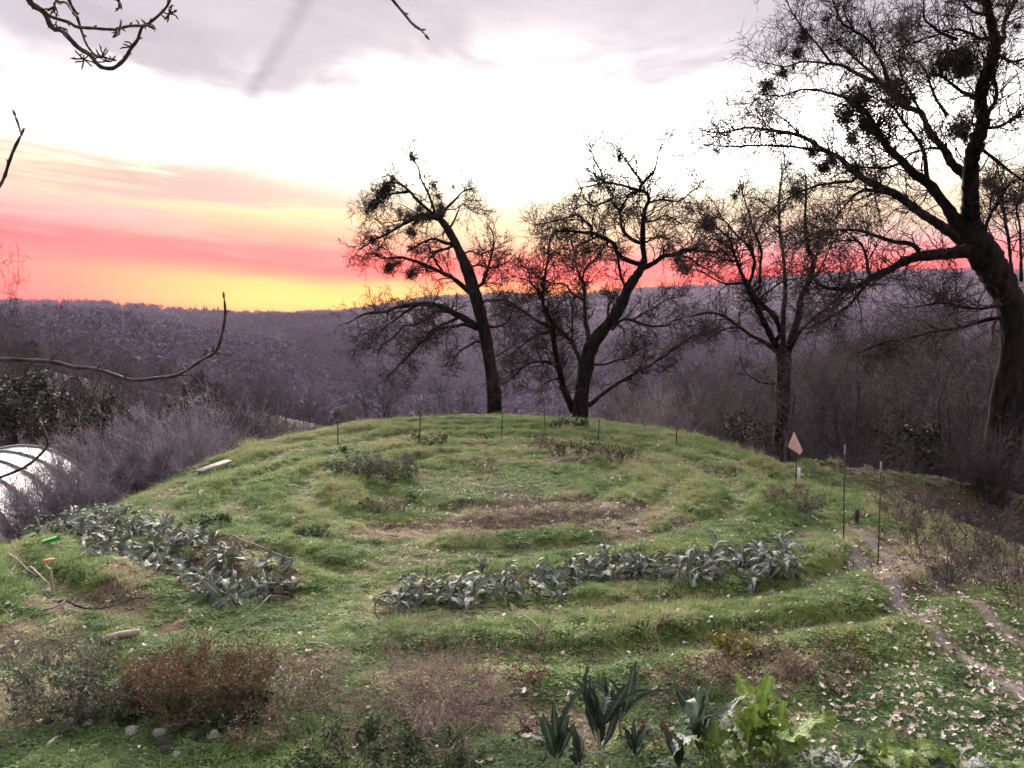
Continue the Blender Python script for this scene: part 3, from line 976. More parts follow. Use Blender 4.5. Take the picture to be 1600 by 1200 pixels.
# ---- plain bare trees of the woods
def bare_tree(seed, h=11.0, lean=.0, n1=11, low=.22, tdia=.34, spread=1.0):
    g = np.random.default_rng(seed)
    S = 12
    t = np.linspace(0, 1, S)
    ph = g.uniform(0, 6.28)
    P = np.stack([lean * h * .5 * t ** 1.3 + .03 * h * np.sin(t * 7 + ph), .03 * h * np.cos(t * 6 + ph), h * .72 * t - .6], -1)[None]
    Rr = (tdia * .5 * (1 - .78 * t) * (1 + .35 * np.exp(-t * 14)))[None]
    l1, r1, _ = grow(P, Rr, n1, h * .52 * spread, g, low, (28, 62), 9, .20, .10, .55, .02, .12, .3)
    l2, r2, _ = grow(l1, r1, 9, h * .21 * spread, g, .12, (30, 72), 6, .27, .06, .55, .010, .05, .4)
    l3, r3, _ = grow(l2, r2, 6, h * .10 * spread, g, .1, (30, 75), 5, .30, .04, .7, .008, .02, .5)
    l4, r4, _ = grow(l3, r3, 3, h * .05 * spread, g, .1, (30, 75), 3, .30, .04, .8, .008, .012, .6)
    a = tubes(P, Rr, 9)
    b = join([tubes(l1, r1, 6)])
    c = join([tubes(l2, r2, 3), tubes(l3, r3, 3), tubes(l4, r4, 3)])
    return mesh_np('trunk', *join([a, b]), True), mesh_np('crown', *c)


BARE = [bare_tree(100, 11, .05), bare_tree(101, 11, .25, 10, .30), bare_tree(102, 11, -.22, 12, .18, .40), bare_tree(103, 11, .10, 8, .35, .26, .8), bare_tree(104, 11, -.05, 12, .12, .34, 1.15)]


TOPS = {104: 500, -10: 432, 250: 515, 372: 555, 470: 590, 690: 560, 610: 545, 1120: 525, 1392: 465, 1325: 478, 1462: 455, 1505: 560, 1270: 515, 1060: 535, 980: 575,
        1350: 555, 1418: 515, 1296: 530, 1598: 470, 1480: 610, 1180: 550, 1240: 530, 330: 575, 180: 505, 1532: 480, 40: 450, 75: 470, 1440: 500, 1010: 560, 1090: 560, 1375: 500, 1580: 500}


def wood_tree(label, u, v, d, h, k, rz, group=None, wide=1.0):
    p = px(u, v, d)
    z = float(ground(np.array([p[0]]), np.array([p[1]]))[0])
    h = (CAM_H + (YH - TOPS[int(u)]) / FPX * d - z) / .98
    t = thing('bare_tree', label, 'tree', (p[0], p[1], z), rz, group)
    s = h / 11.0
    wide = min(1.0, 9.5 / h)
    t.scale = (s * wide, s * wide, s)
    obj('trunk', BARE[k][0], M_BARK2, t)
    obj('crown', BARE[k][1], M_TWIG2, t)
    return t


WOOD = [
    ('dark bare tree with a bent trunk standing above the white hoop house', 104, 690, 44, 12.5, 1, 0.4),
    ('bare tree whose top branches stick up against the red sky, at the left edge', -10, 700, 46, 17.5, 4, 1.0),
    ('thin bare tree on the left wooded slope, right of the tree above the hoop house', 250, 680, 52, 11, 3, 2.0),
    ('spreading bare tree behind the grey thicket, near its right end', 372, 660, 56, 9.5, 1, 0.2),
    ('small bare tree just beyond the far left corner of the garden', 470, 660, 62, 9, 0, 4.0),
    ('small bare tree behind the crest, left of the leaning oak', 690, 660, 58, 8, 2, 3.0),
    ('low bare tree behind the crest under the limbs of the leaning oak', 610, 660, 50, 7.5, 4, 5.5),
    ('slim bare tree with a high fork, left of the many-stemmed oak', 1120, 700, 42, 9.5, 3, 0.9),
    ('bare tree between the many-stemmed oak and the great oak, the thicker one', 1392, 740, 40, 12.5, 0, 1.9),
    ('leaning bare tree left of the great oak, behind the posts', 1325, 740, 46, 11.5, 2, 2.6),
    ('bare tree with spreading limbs directly below the great oak crown', 1462, 740, 36, 11, 1, 3.5),
    ('slanting bare tree left of the great oak trunk', 1505, 740, 29, 7.5, 2, 0.3),
    ('bare tree deep in the right woods behind the pink sign', 1270, 720, 52, 10.5, 4, 2.2),
    ('bare tree behind the low limb of the forked oak', 1060, 690, 55, 9.0, 1, 5.1),
    ('bare tree right of the forked oak foot, beyond the crest', 980, 680, 60, 8.5, 0, 0.1),
]
WOOD += [
    ('dark bare tree with a leaning trunk between the two tall steel posts', 1350, 760, 30, 8.5, 2, 1.2),
    ('dark bare tree behind the second tall steel post', 1418, 760, 31, 9.5, 4, 4.4),
    ('dark bare tree right of the many-stemmed oak, its crown level with the far hill', 1296, 740, 34, 8.5, 1, 3.9),
    ('dark bare tree on the lower slope right of the great oak trunk', 1598, 760, 28, 9.0, 0, 2.8),
    ('small dark bare tree left of the slanting tree at right', 1480, 770, 26, 5.5, 3, 1.1),
    ('dark bare tree left of the many-stemmed oak foot', 1180, 720, 38, 8.0, 2, 5.7),
    ('dim bare tree behind the pink sign', 1240, 720, 40, 9.5, 3, 0.6),
    ('bare tree on the left slope below the spreading tree', 330, 690, 46, 7.5, 2, 1.7),
    ('bare tree on the left slope between bent tree and thin tree', 180, 690, 50, 10.5, 4, 3.1),
]
WOOD += [('bare tree rising over the ridge second from the left edge', 40, 690, 52, 9, 0, 2.3),
         ('bare tree third from the left edge, its top just under the ridge line', 75, 690, 58, 9, 2, 0.8),
         ('tall bare tree between the two trees below the great oak crown', 1440, 740, 44, 9, 3, 4.8),
         ('bare tree just right of the forked oak trunk, beyond the pale bush', 1010, 690, 50, 9, 4, 1.5),
         ('bare tree behind the end of the long low oak limb', 1090, 690, 48, 9, 2, 3.6),
         ('bare tree between the tall steel posts, tallest there', 1375, 740, 36, 9, 1, 0.1),
         ('bare tree behind the great oak trunk', 1580, 740, 34, 9, 2, 2.0)]
WOOD += [('thin dark tree whose trunk stands just left of the great oak trunk', 1532, 760, 27, 9.0, 4, 5.0)]
for lab, u, v, d, h, k, rz in WOOD:
    wood_tree(lab, u, v, d, h, k, rz, 'bare trees of the surrounding woods')


# ---- thickets of thin stems
def thicket(seed, n=46, h=2.4, spread=.55, fine=5):
    g = np.random.default_rng(seed)
    an = g.uniform(0, 6.28, n); el = np.radians(g.uniform(40, 86, n))
    d = np.stack([np.cos(an) * np.cos(el), np.sin(an) * np.cos(el), np.sin(el)], -1)
    S = 7
    P = np.zeros((n, S, 3)); P[:, 0] = np.stack([g.normal(size=n) * spread * .4, g.normal(size=n) * spread * .4, -.1 + 0 * an], -1)
    st = (h * g.uniform(.6, 1.1, n) / (S - 1))[:, None]
    for s in range(1, S):
        d = unit(d + .13 * g.normal(size=(n, 3)) + np.array([0, 0, .03])); P[:, s] = P[:, s - 1] + d * st
    Rr = np.tile(np.linspace(.014, .005, S), (n, 1)) * h / 2.4
    l2, r2, _ = grow(P, Rr, 8, h * .30, g, .25, (20, 60), 5, .2, .07, .7, .004, .009, .5)
    l3, r3, _ = grow(l2, r2, fine, h * .11, g, .1, (25, 65), 3, .25, .05, .8, .0035, .006, .6)
    return mesh_np('stems', *tubes(P, Rr, 4)), mesh_np('twigs', *join([tubes(l2, r2, 3), tubes(l3, r3, 3)]))


THICK = [thicket(200 + i) for i in range(3)]
M_THICK = mat_noise('thicket_stems', (.085, .074, .090), (.215, .190, .220), 1.5, .9, .1, 0, 4, None, .2)


def shrub_at(name, label, u, v, d, h, k, mat, group=None, w=1.0, z=None):
    p = px(u, v, d)
    if z is None:
        z = float(ground(np.array([p[0]]), np.array([p[1]]))[0])
    t = thing(name, label, 'shrub', (p[0], p[1], z), random.uniform(0, 6.28), group)
    s = h / 2.4
    t.scale = (s * w, s * w, s)
    obj('branches', THICK[k][0], mat, t)
    obj('crown', THICK[k][1], mat, t)
    return t


SHR = [('bare grey shrub in front of the hoop house, leftmost of the thicket', 40, 800, 17.0, 2.0, 0),
       ('bare grey shrub against the right flank of the hoop house', 105, 790, 18.0, 2.6, 1),
       ('tall bare grey shrub, third from the hoop house along the garden edge', 160, 780, 19.5, 2.8, 2),
       ('bare grey shrub in the middle of the thicket along the garden edge', 205, 765, 20.5, 2.8, 0),
       ('bushy bare grey shrub right of the middle of the thicket', 245, 755, 22.0, 2.7, 1),
       ('bare grey shrub second from the right end of the thicket', 280, 740, 24.0, 2.9, 2),
       ('pale lavender-grey shrub at the right end of the thicket', 318, 730, 26.0, 3.3, 0),
       ('low dark bare shrub at the foot of the thicket', 130, 800, 17.0, 1.7, 2),
       ('bushy lavender-grey shrub just right of the hoop house', 82, 785, 19.0, 2.7, 2),
       ('lavender-grey shrub between the tall one and the middle of the thicket', 182, 775, 21.0, 2.9, 1),
       ('low lavender-grey shrub in front of the right half of the thicket', 262, 765, 20.0, 2.0, 0)]
for lab, u, v, d, h, k in SHR:
    shrub_at('bare_shrub', lab, u, v, d, h, k, M_THICK, 'thicket along the left garden edge', 1.0)
for lab, u, v, d, h, k in [('pale bare sapling clump left of the slim high-forked tree', 1040, 690, 33, 3.4, 1),
                           ('pale many-stemmed bare bush right of the forked oak foot', 1010, 680, 36, 3.8, 2)]:
    shrub_at('bare_shrub', lab, u, v, d, h, k, M_PALE, 'pale bushes beyond the crest', .8)
for i, (lab, u, v, d, h, k) in enumerate([('dark bare bush behind the tall post with a whitish tip', 1345, 780, 21, 2.4, 1), ('dark bare bush behind the second post at right', 1400, 790, 20.5, 2.6, 2),
                                          ('dark bare bush hiding the foot of the great oak', 1548, 800, 19.5, 2.2, 2), ('dark bare bush left of the great oak foot', 1515, 790, 20, 1.9, 0), ('low dark bush on the bank at the right edge', 1598, 815, 18.5, 1.6, 1),
                                          ('low dark bare bush between the pink sign and the first post', 1285, 770, 23, 2.0, 0), ('dark bare bush above the bare mound at right', 1480, 780, 23, 3.0, 1),
                                          ('dark bare bush beside the great oak foot at the right edge', 1570, 800, 21, 2.6, 0)]):
    shrub_at('bare_shrub', lab, u, v, d, h, k, M_TWIG2, 'dark bushes on the right slope', 1.1)


# ---- evergreen bushes and trees
def ever_mesh(seed, n=2600):
    g = np.random.default_rng(seed)
    k = 14
    L = np.concatenate([unit(g.normal(size=(k, 3))) * g.uniform(.35, .72, (k, 1)) * np.array([1, 1, .85]), g.uniform(.22, .42, (k, 1))], 1)
    return mesh_np('crown', *leaf_cloud(g, n, .045, lumps=L))


EVER = [ever_mesh(300 + i) for i in range(3)]


def stub_mesh():
    P = np.array([[(0, 0, -1.25), (.04, 0, -.8), (.0, .05, -.4), (.05, .02, 0.1)]], float)
    l, r, _ = grow(P, np.array([[.08, .07, .055, .04]]), 9, .75, np.random.default_rng(5), .3, (25, 60), 6, .2, .08, .6, .012, .04, .3)
    return mesh_np('trunk', *join([tubes(P, np.array([[.09, .07, .055, .04]]), 7), tubes(l, r, 4)]), True)


STUB = stub_mesh()
EV = [('dark round evergreen oak at the left edge behind the hoop house', 18, 625, 42, 2.9, 0),
      ('olive evergreen bush right of the bent tree, behind the thicket', 158, 650, 44, 2.2, 1),
      ('dark evergreen bush behind the middle of the thicket', 215, 668, 41, 1.9, 2),
      ('olive round evergreen bush above the right end of the thicket', 300, 655, 43, 2.3, 0),
      ('tall dark evergreen behind the bent tree trunk', 80, 650, 50, 3.0, 2),
      ('dark green bush left of the many-stemmed oak trunk', 1160, 690, 34, 1.7, 1),
      ('dark olive evergreen bush behind the posts at right', 1428, 705, 27, 1.9, 2),
      ('small olive bush right of the dark olive evergreen', 1500, 745, 25, 1.2, 0),
      ('dim evergreen bush behind the first tall post', 1350, 700, 31, 1.7, 1),
      ('greenish bush in front of the white stake below the sign', 1290, 740, 20, .7, 2)]
for lab, u, v, d, r, k in EV:
    p = px(u, v, d)
    t = thing('evergreen_bush', lab, 'bush', tuple(p), random.uniform(0, 6.28), 'evergreen bushes around the garden')
    t.scale = (r, r, r * .95)
    z = float(ground(np.array([p[0]]), np.array([p[1]]))[0])
    st = obj('trunk', STUB, M_BARK2, t)
    st.scale = (1, 1, max(1.0, (p[2] - z) / (1.2 * r)))
    obj('crown', EVER[k], M_EVER, t)

# ---- woods that read as one mass
def merged(pair):
    a, b = pair
    out = []
    for m_ in (a, b):
        V = np.empty(len(m_.vertices) * 3, np.float32); m_.vertices.foreach_get('co', V)
        F = np.empty(len(m_.polygons) * 4, np.int32); m_.loops.foreach_get('vertex_index', F)
        out.append((V.reshape(-1, 3), F.reshape(-1, 4)))
    return mesh_np('bare_wood', *join(out))


M_WOOD = mat_tint('far_wood', [(0, (.026, .023, .026)), (.4, (.054, .045, .053)), (.75, (.092, .078, .088)), (1, (.040, .043, .028))], 0, .9, .1, .1)
c_bare = proto_collection('wood_bare', [merged(b) for b in BARE] + [mesh_np('ev', *leaf_cloud(np.random.default_rng(9), 1500, .55, lumps=np.array([(0, 0, 3.2, 2.4), (1.6, .4, 2.4, 1.7), (-1.4, .8, 2.6, 1.8), (.3, -1.5, 2.2, 1.8), (0, 0, 5.0, 1.6)])))], M_WOOD)


def wood_points(n, y0, y1, u0, u1, g):
    y = np.exp(g.uniform(np.log(y0), np.log(y1), n)); u = g.uniform(u0, u1, n)
    x = (u - 800) / FPX * y
    return x, y


g = np.random.default_rng(500)
X, Y = wood_points(2700, 46, 330, -260, 1860, g)
uu = X / Y * FPX + 800
keep = ~((Y < 56) & (uu > 520) & (uu < 950)) & (plateau(X, Y) < -4.5)
X, Y = X[keep], Y[keep]
Z = ground(X, Y)
n = len(X)
hh = g.uniform(.55, 1.0, n) * np.where(Y > 90, 1.05, .85)
uu = uu[keep]
# keep the view down the valley open between the two wooded sides
mid = np.exp(-((uu - 700) / 230.0) ** 2)
hh = hh * (1 - .45 * mid)
idx = g.integers(0, 5, n); ev = g.random(n) < .14; idx[ev] = 5
scatter('woods', np.stack([X, Y, Z - .2], -1), np.stack([g.normal(0, .05, n), g.normal(0, .05, n), g.uniform(0, 6.28, n)], -1), hh, idx,
        np.where(ev, 1.0, g.uniform(0, .8, n)), c_bare, 'mass of bare winter woods filling the valley slopes', 'woods')


xs = g.uniform(9, 42, 420); ys = g.uniform(23, 62, 420)
keep = (plateau(xs, ys) < -2.6) & (g.random(420) < .42)
xs, ys = xs[keep], ys[keep]; n = len(xs)
scatter('slope_woods', np.stack([xs, ys, ground(xs, ys) - .2], -1), np.stack([g.normal(0, .09, n), g.normal(0, .09, n), g.uniform(0, 6.28, n)], -1), g.uniform(.4, .85, n), g.integers(0, 5, n),
        g.uniform(.1, .9, n), c_bare, 'tangle of bare trees on the slope right of the garden', 'woods')

# low brush on the near slopes, below the garden edge
c_brush = proto_collection('brush', [merged(t) for t in THICK], M_WOOD)
xs = g.uniform(-30, 34, 5200); ys = g.uniform(14, 62, 5200)
pz = plateau(xs, ys)
keep = (pz < -1.3) & (pz > -30) & ~((xs < -11.5) & (ys < 31) & (xs > -21))
keep &= g.random(5200) < np.where(xs > 0, .75, .45)
xs, ys, pz = xs[keep], ys[keep], ground(xs[keep], ys[keep]); n = len(xs)
sc = g.uniform(.35, .85, n) * np.where(xs > 0, 1.0, .9)
sc = np.where(pz > -2.4, sc * .6, sc)
scatter('brush', np.stack([xs, ys, pz], -1), np.stack([0 * xs, 0 * xs, g.uniform(0, 6.28, n)], -1), sc, g.integers(0, 3, n), g.uniform(.1, .75, n), c_brush,
        'tangle of bare brush on the slopes around the garden', 'brush')


def puff(seed, n=320):
    g = np.random.default_rng(seed)
    L = np.concatenate([g.normal(size=(6, 3)) * np.array([.35, .35, .22]) + np.array([0, 0, .55]), g.uniform(.25, .5, (6, 1))], 1)
    return mesh_np('puff', *leaf_cloud(g, n, .075, lumps=L))


def conifer(seed, tiers=9, k=9, slim=.22):
    g = np.random.default_rng(seed)
    V, F = [], []
    for i in range(tiers):
        f = i / (tiers - 1); z = .12 + .8 * f; r = slim * (1 - .92 * f) * g.uniform(.8, 1.2)
        a0 = g.uniform(0, 6.28)
        for j in range(k):
            a = a0 + j * 6.283 / k + g.normal() * .15; rr_ = r * g.uniform(.6, 1.15)
            b = len(V)
            c, s = math.cos(a), math.sin(a)
            V += [(0, 0, z + .10), (c * rr_ - s * rr_ * .35, s * rr_ + c * rr_ * .35, z - .05), (c * rr_ * 1.25, s * rr_ * 1.25, z - .07), (c * rr_ + s * rr_ * .35, s * rr_ - c * rr_ * .35, z - .05)]
            F.append((b, b + 1, b + 2, b + 3))
    T = tubes(np.array([[(0, 0, -.05), (0, 0, .5), (0, 0, 1.0)]]), np.array([[.014, .010, .002]]), 4)
    return mesh_np('conifer', *join([(np.array(V, float), np.array(F)), T]))


CON = [conifer(600 + i, slim=.16 + .03 * i) for i in range(3)]
M_FAR = mat_tint('hill_woods_haze_tint', [(0, (.026, .026, .028)), (.4, (.074, .063, .086)), (.75, (.108, .094, .128)), (1, (.108, .094, .128))], 0, .95, .05, .0)  # violet distance haze put into the colour, paler and bluer than nearer woods
c_far = proto_collection('far_wood', [puff(700), puff(701), puff(702)] + CON, M_FAR)
X, Y = wood_points(32000, 200, 2300, -320, 1920, g)
Z = ground(X, Y)
n = len(X)
con = g.random(n) < .06 + .30 * (fbm(X / 160, Y / 160, 3) > .28)
sz = np.where(con, g.uniform(8, 15, n), g.uniform(7, 13, n))
idx = np.where(con, g.integers(3, 6, n), g.integers(0, 3, n))
scatter('far_woods', np.stack([X, Y, Z - .8], -1), np.stack([0 * X, 0 * X, g.uniform(0, 6.28, n)], -1), sz, idx, np.where(con, g.uniform(0, .2, n), np.clip(.45 + .5 * fbm(X / 90, Y / 90, 3) + g.normal(0, .06, n), .15, .8)), c_far,
        'forest covering the far hills', 'woods')

# conifers that stand out on the far left ridge
M_CON = mat_noise('conifer_needles', (.014, .018, .014), (.035, .040, .030), .3, .9, .1)
k = 0
for u in [88, 112, 148, 166, 196, 222, 238, 262, 286, 308, 321, 325, 337, 343, 362, 384, 404, 418, 436, 458, 476, 492, 516, 524, 541, 549]:
    Yv = None
    best = None
    for yy in np.linspace(900, 1700, 120):
        xx = (u - 800) / FPX * yy
        zz = float(ground(np.array([xx]), np.array([yy]))[0])
        s_ = (zz - CAM_H) / yy
        if best is None or s_ > best[0]:
            best = (s_, xx, yy, zz)
    big = u in (308, 321, 325, 337, 343, 516, 524, 541, 549)
    t = thing('conifer_tree', 'tall conifer standing on the far left ridge skyline' if big else 'small conifer on the far left ridge skyline', 'tree', (best[1], best[2], best[3] - 1), random.uniform(0, 6), 'tall conifers on the skyline' if big else 'small conifers on the skyline')
    s_ = random.uniform(12, 21) if big else random.uniform(7, 14)
    wd_ = random.uniform(.9, 1.7); o = obj('crown', CON[k % 3], M_CON, t); o.scale = (s_ * wd_, s_ * wd_, s_)
    k += 1

# ================================================================== HOOP HOUSE
M_PLASTIC = material('greenhouse_film', lambda w, b: w.mix(w.mapr(w.noise(w.n('ShaderNodeTexCoord').outputs['Object'], 1.6, 5, .6), .3, .75), (.085, .095, .103), (.125, .136, .145)), .35, .4)
M_HOOP = mat_noise('galvanised_tube', (.20, .20, .21), (.25, .25, .26), 6, .9, .1)
M_WOODB = mat_noise('grey_weathered_wood', (.07, .062, .054), (.16, .145, .13), 7, .85, .15, .3, 5, (1, 8, 8))
hh_c = (-17.3, 0, -4.75); HR = 3.05; HW = 1.1; HY0, HY1, NB = 13.2, 27.0, 11
hoop = thing('hoop_house', 'white plastic hoop house with arched ribs at the left edge', 'greenhouse', (hh_c[0], HY1, hh_c[2]))


def arch(r, n=22):
    a = np.linspace(0, np.pi, n)
    pts = [(r, 0)] + [(r * math.cos(t), HW + r * math.sin(t)) for t in a] + [(-r, 0)]
    return np.array(pts)


A = arch(HR)
sy = np.linspace(0, HY1 - HY0, NB * 6 + 1)
sag = 1 - .016 * np.sin(np.pi * (np.arange(len(sy)) % 6) / 6) ** .8
V = np.array([[(p[0] * s, -y, HW * 0 + (p[1] if p[1] <= HW else HW + (p[1] - HW) * s)) for p in A] for y, s in zip(sy, sag)])
i = np.arange(len(sy) - 1)[:, None] * len(A) + np.arange(len(A) - 1)[None]
F = np.stack([i, i + 1, i + len(A) + 1, i + len(A)], -1).reshape(-1, 4)
obj('cover', mesh_np('cover', V.reshape(-1, 3), F, True), M_PLASTIC, hoop)
A2 = arch(HR + .035)
hm = mesh_np('hoop', *tubes(np.array([[(p[0], 0, p[1]) for p in A2]]), np.full((1, len(A2)), .035), 6), True)
for b_ in range(NB + 1):
    obj('hoop', hm, M_HOOP, hoop, (0, -b_ * (HY1 - HY0) / NB, 0))
for y_ in (0.0, -(HY1 - HY0)):
    P_ = np.concatenate([arch(HR - .01), [[0, 0]]])
    V = np.array([(p[0], y_, p[1]) for p in P_]); n_ = len(P_) - 1
    me = bpy.data.meshes.new('end_wall'); me.from_pydata([tuple(v) for v in V], [], [tuple(range(n_))]); me.update()
    obj('end_wall', me, M_PLASTIC, hoop)


# ================================================================== LEAVES AND PLANTS
def leaf_mesh(name, L, W, e0, e1, pet=.22, n=7, fold=.25, ruffle=.03, freq=11, lobes=0.0, seed=0, curl=0.0):
    g = np.random.default_rng(seed)
    t = np.linspace(0, 1, n + 1)
    e = np.radians(e0 + (e1 - e0) * t)
    dx = np.cos(e); dz = np.sin(e)
    cx = np.concatenate([[0], np.cumsum((dx[1:] + dx[:-1]) * .5)]) * L / n
    cz = np.concatenate([[0], np.cumsum((dz[1:] + dz[:-1]) * .5)]) * L / n
    q = np.clip((t - pet) / (1 - pet), 0, 1)
    wd = W * .5 * np.maximum(.09, np.sin(np.pi * q ** .72) ** .75 * (1 - lobes * (np.arange(n + 1) % 2)))
    wd[-1] = W * .06 if lobes == 0 else W * .22
    ss = np.array([-1, -.55, 0, .55, 1])
    nx, nz = -np.sin(e), np.cos(e)
    V = np.zeros((n + 1, 5, 3)); rib = np.zeros((n + 1, 5))
    for j, s in enumerate(ss):
        lift = fold * abs(s) * wd + (ruffle * np.sin(freq * t * (1 + .2 * j) + j * 2.1 + seed) * abs(s) ** 1.5 * np.sqrt(q) + curl * s * q * W)
        V[:, j, 0] = cx + nx * lift; V[:, j, 1] = s * wd + .02 * W * g.normal(size=n + 1) * abs(s); V[:, j, 2] = cz + nz * lift
        rib[:, j] = 1.0 if s == 0 else .0
    rib[t < pet] = .8
    i = np.arange(n)[:, None] * 5 + np.arange(4)[None]
    F = np.stack([i, i + 1, i + 6, i + 5], -1).reshape(-1, 4)
    me = mesh_np(name, V.reshape(-1, 3), F, True)
    attr(me, 'rib', rib.ravel().astype(np.float32))
    return me


def leaf_mat(name, c1, c2, crib, scale=14, rough=.6, spec=.3, trans=.15, rnd=.18, crinkle=70):
    def bld(w, b):
        v = w.n('ShaderNodeTexCoord').outputs['Object']
        n = w.noise(v, scale, 5, .6)
        c = w.mix(w.mapr(n, .3, .7), c1, c2)
        rb = w.n('ShaderNodeAttribute', attribute_name='rib').outputs['Fac']
        c = w.mix(w.mapr(rb, .35, .95), c, crib)
        oi = w.n('ShaderNodeObjectInfo'); hs = w.n('ShaderNodeHueSaturation')
        w.l(c, hs.inputs['Color']); w.l(w.m('ADD', 1 - rnd, w.m('MULTIPLY', oi.outputs['Random'], 2 * rnd)), hs.inputs['Value'])
        c = hs.outputs[0]
        vo = w.n('ShaderNodeTexVoronoi'); vo.inputs['Scale'].default_value = crinkle; w.l(v, vo.inputs['Vector'])
        bp = w.n('ShaderNodeBump'); bp.inputs['Strength'].default_value = .9; bp.inputs['Distance'].default_value = .012
        w.l(w.m('ADD', vo.outputs['Distance'], n), bp.inputs['Height']); w.l(bp.outputs[0], b.inputs['Normal'])
        c = w.mix(w.mapr(vo.outputs['Distance'], .1, .7, 0, .45), c, w.mix(.5, c, crib))
        tr = w.n('ShaderNodeBsdfTranslucent'); mx = w.n('ShaderNodeMixShader'); mx.inputs[0].default_value = trans
        w.l(c, tr.inputs[0]); w.l(b.outputs[0], mx.inputs[1]); w.l(tr.outputs[0], mx.inputs[2])
        o = [q for q in w.t.nodes if q.bl_idname == 'ShaderNodeOutputMaterial'][0]
        w.l(mx.outputs[0], o.inputs[0])
        return c
    return material(name, bld, rough, spec)


M_KALE = leaf_mat('kale_leaf_grey_green', (.022, .036, .028), (.080, .104, .084), (.145, .170, .140), rnd=.65)
M_KALE2 = leaf_mat('kale_leaf_blue_frost', (.032, .050, .043), (.108, .138, .122), (.185, .215, .188), rnd=.5)
M_KALE3 = leaf_mat('kale_leaf_fading', (.050, .060, .028), (.120, .125, .062), (.19, .19, .12), rnd=.5)
M_LACI = leaf_mat('kale_leaf_dark', (.007, .014, .011), (.020, .036, .027), (.060, .085, .060), 22)
M_BROAD = leaf_mat('brassica_leaf_yellow_green', (.045, .092, .010), (.098, .160, .018), (.14, .19, .05), 10, .5, .35, .3, .3)
M_BLUE = leaf_mat('brassica_leaf_blue_green', (.022, .042, .030), (.055, .085, .062), (.11, .14, .105), 10, .45, .4, .2, .2)
M_STEM = mat_noise('pale_plant_stem', (.14, .17, .10), (.26, .28, .19), 20, .6, .3)
M_STEMD = mat_noise('brown_plant_stem', (.10, .085, .06), (.20, .17, .12), 20, .8, .2)

K_DROOP = [leaf_mesh('leaf', .36, .080, 62, -78, seed=1, ruffle=.016), leaf_mesh('leaf', .32, .075, 35, -84, seed=2, curl=.25, ruffle=.018), leaf_mesh('leaf', .34, .085, 72, -45, seed=3, ruffle=.016),
           leaf_mesh('leaf', .30, .080, 15, -50, seed=4, curl=-.25, ruffle=.02), leaf_mesh('leaf', .27, .070, 82, 20, seed=5, ruffle=.014), leaf_mesh('leaf', .38, .060, 50, -95, seed=6, curl=.35, ruffle=.016),
           leaf_mesh('leaf', .26, .085, 5, -20, seed=7, curl=.4, ruffle=.022), leaf_mesh('leaf', .33, .065, 80, -100, seed=8, curl=-.3, ruffle=.016)]
K_LACI = [leaf_mesh('leaf', .50, .080, 86, 58, .14, 12, .5, .010, 26, seed=11, curl=.12), leaf_mesh('leaf', .46, .078, 70, 5, .14, 12, .45, .010, 26, seed=12, curl=-.15),
          leaf_mesh('leaf', .44, .085, 88, 78, .16, 12, .6, .010, 27, seed=13), leaf_mesh('leaf', .40, .075, 55, -45, .14, 12, .4, .010, 26, seed=14, curl=.2), leaf_mesh('leaf', .42, .070, 80, 20, .14, 12, .5, .012, 28, seed=15, curl=-.2)]
K_BROAD = [leaf_mesh('leaf', .44, .17, 82, 25, .42, 15, .16, .030, 21, .22, seed=21, curl=.1), leaf_mesh('leaf', .40, .15, 62, -25, .40, 15, .2, .032, 23, .26, seed=22, curl=.22),
           leaf_mesh('leaf', .36, .16, 45, -55, .38, 15, .2, .035, 22, .20, seed=23, curl=-.25), leaf_mesh('leaf', .48, .18, 88, 40, .40, 15, .14, .03, 20, .24, seed=24, curl=.18), leaf_mesh('leaf', .34, .13, 75, -60, .38, 15, .2, .03, 22, .22, seed=25, curl=-.3)]


def stem_mesh(h, r, seed):
    g = np.random.default_rng(seed)
    t = np.linspace(0, 1, 5)
    P = np.stack([.10 * h * np.sin(t * 2.2), .06 * h * t, -.06 + (h + .06) * t], -1)[None]
    return mesh_np('stem', *tubes(P, (r * (1 - .45 * t))[None], 7), True)


STEMS = [stem_mesh(.16, .014, 1), stem_mesh(.24, .016, 2), stem_mesh(.34, .016, 3)]


def leafy(name, label, cat, loc, leaves, n, mat, stem, stem_mat, g, group=None, scale=1.0, tilt=.0, zr=(.4, 1.0), h=.2, lean=None):
    t = thing(name, label, cat, tuple(loc), g.uniform(0, 6.28) if lean is None else 0, group)
    t.scale = (scale,) * 3
    if lean is not None:
        t.rotation_euler = lean
    obj('stem', stem, stem_mat, t)
    for i in range(n):
        f = (i + .5) / n
        a = i * 2.39996 + g.normal() * .3
        o = obj('leaf', leaves[int(g.integers(0, len(leaves)))] if not callable(leaves) else leaves(f), (mat if mat is not M_KALE else (M_KALE, M_KALE, M_KALE, M_KALE2, M_KALE2, M_KALE3)[int(g.integers(0, 6))]), t)
        zz = h * (zr[0] + (zr[1] - zr[0]) * f)
        o.location = (.10 * h * math.sin(2.2 * zz / h), .06 * zz, zz)
        o.rotation_euler = (g.normal() * (.55 if mat is M_KALE else .3), g.normal() * (.4 if mat is M_KALE else .2) + tilt, a)
        s = g.uniform(.55, 1.2)
        o.scale = (s, s * g.uniform(.8, 1.15), s)
    return t


g = np.random.default_rng(800)
row_r = np.array([gnd(u, v)[:2] for u, v in [(615, 950), (700, 940), (800, 930), (900, 915), (1000, 902), (1100, 890), (1180, 880), (1238, 884)]])
row_l = np.array([gnd(u, v)[:2] for u, v in [(92, 822), (150, 828), (205, 852), (255, 880), (300, 902), (345, 922), (382, 942)]])


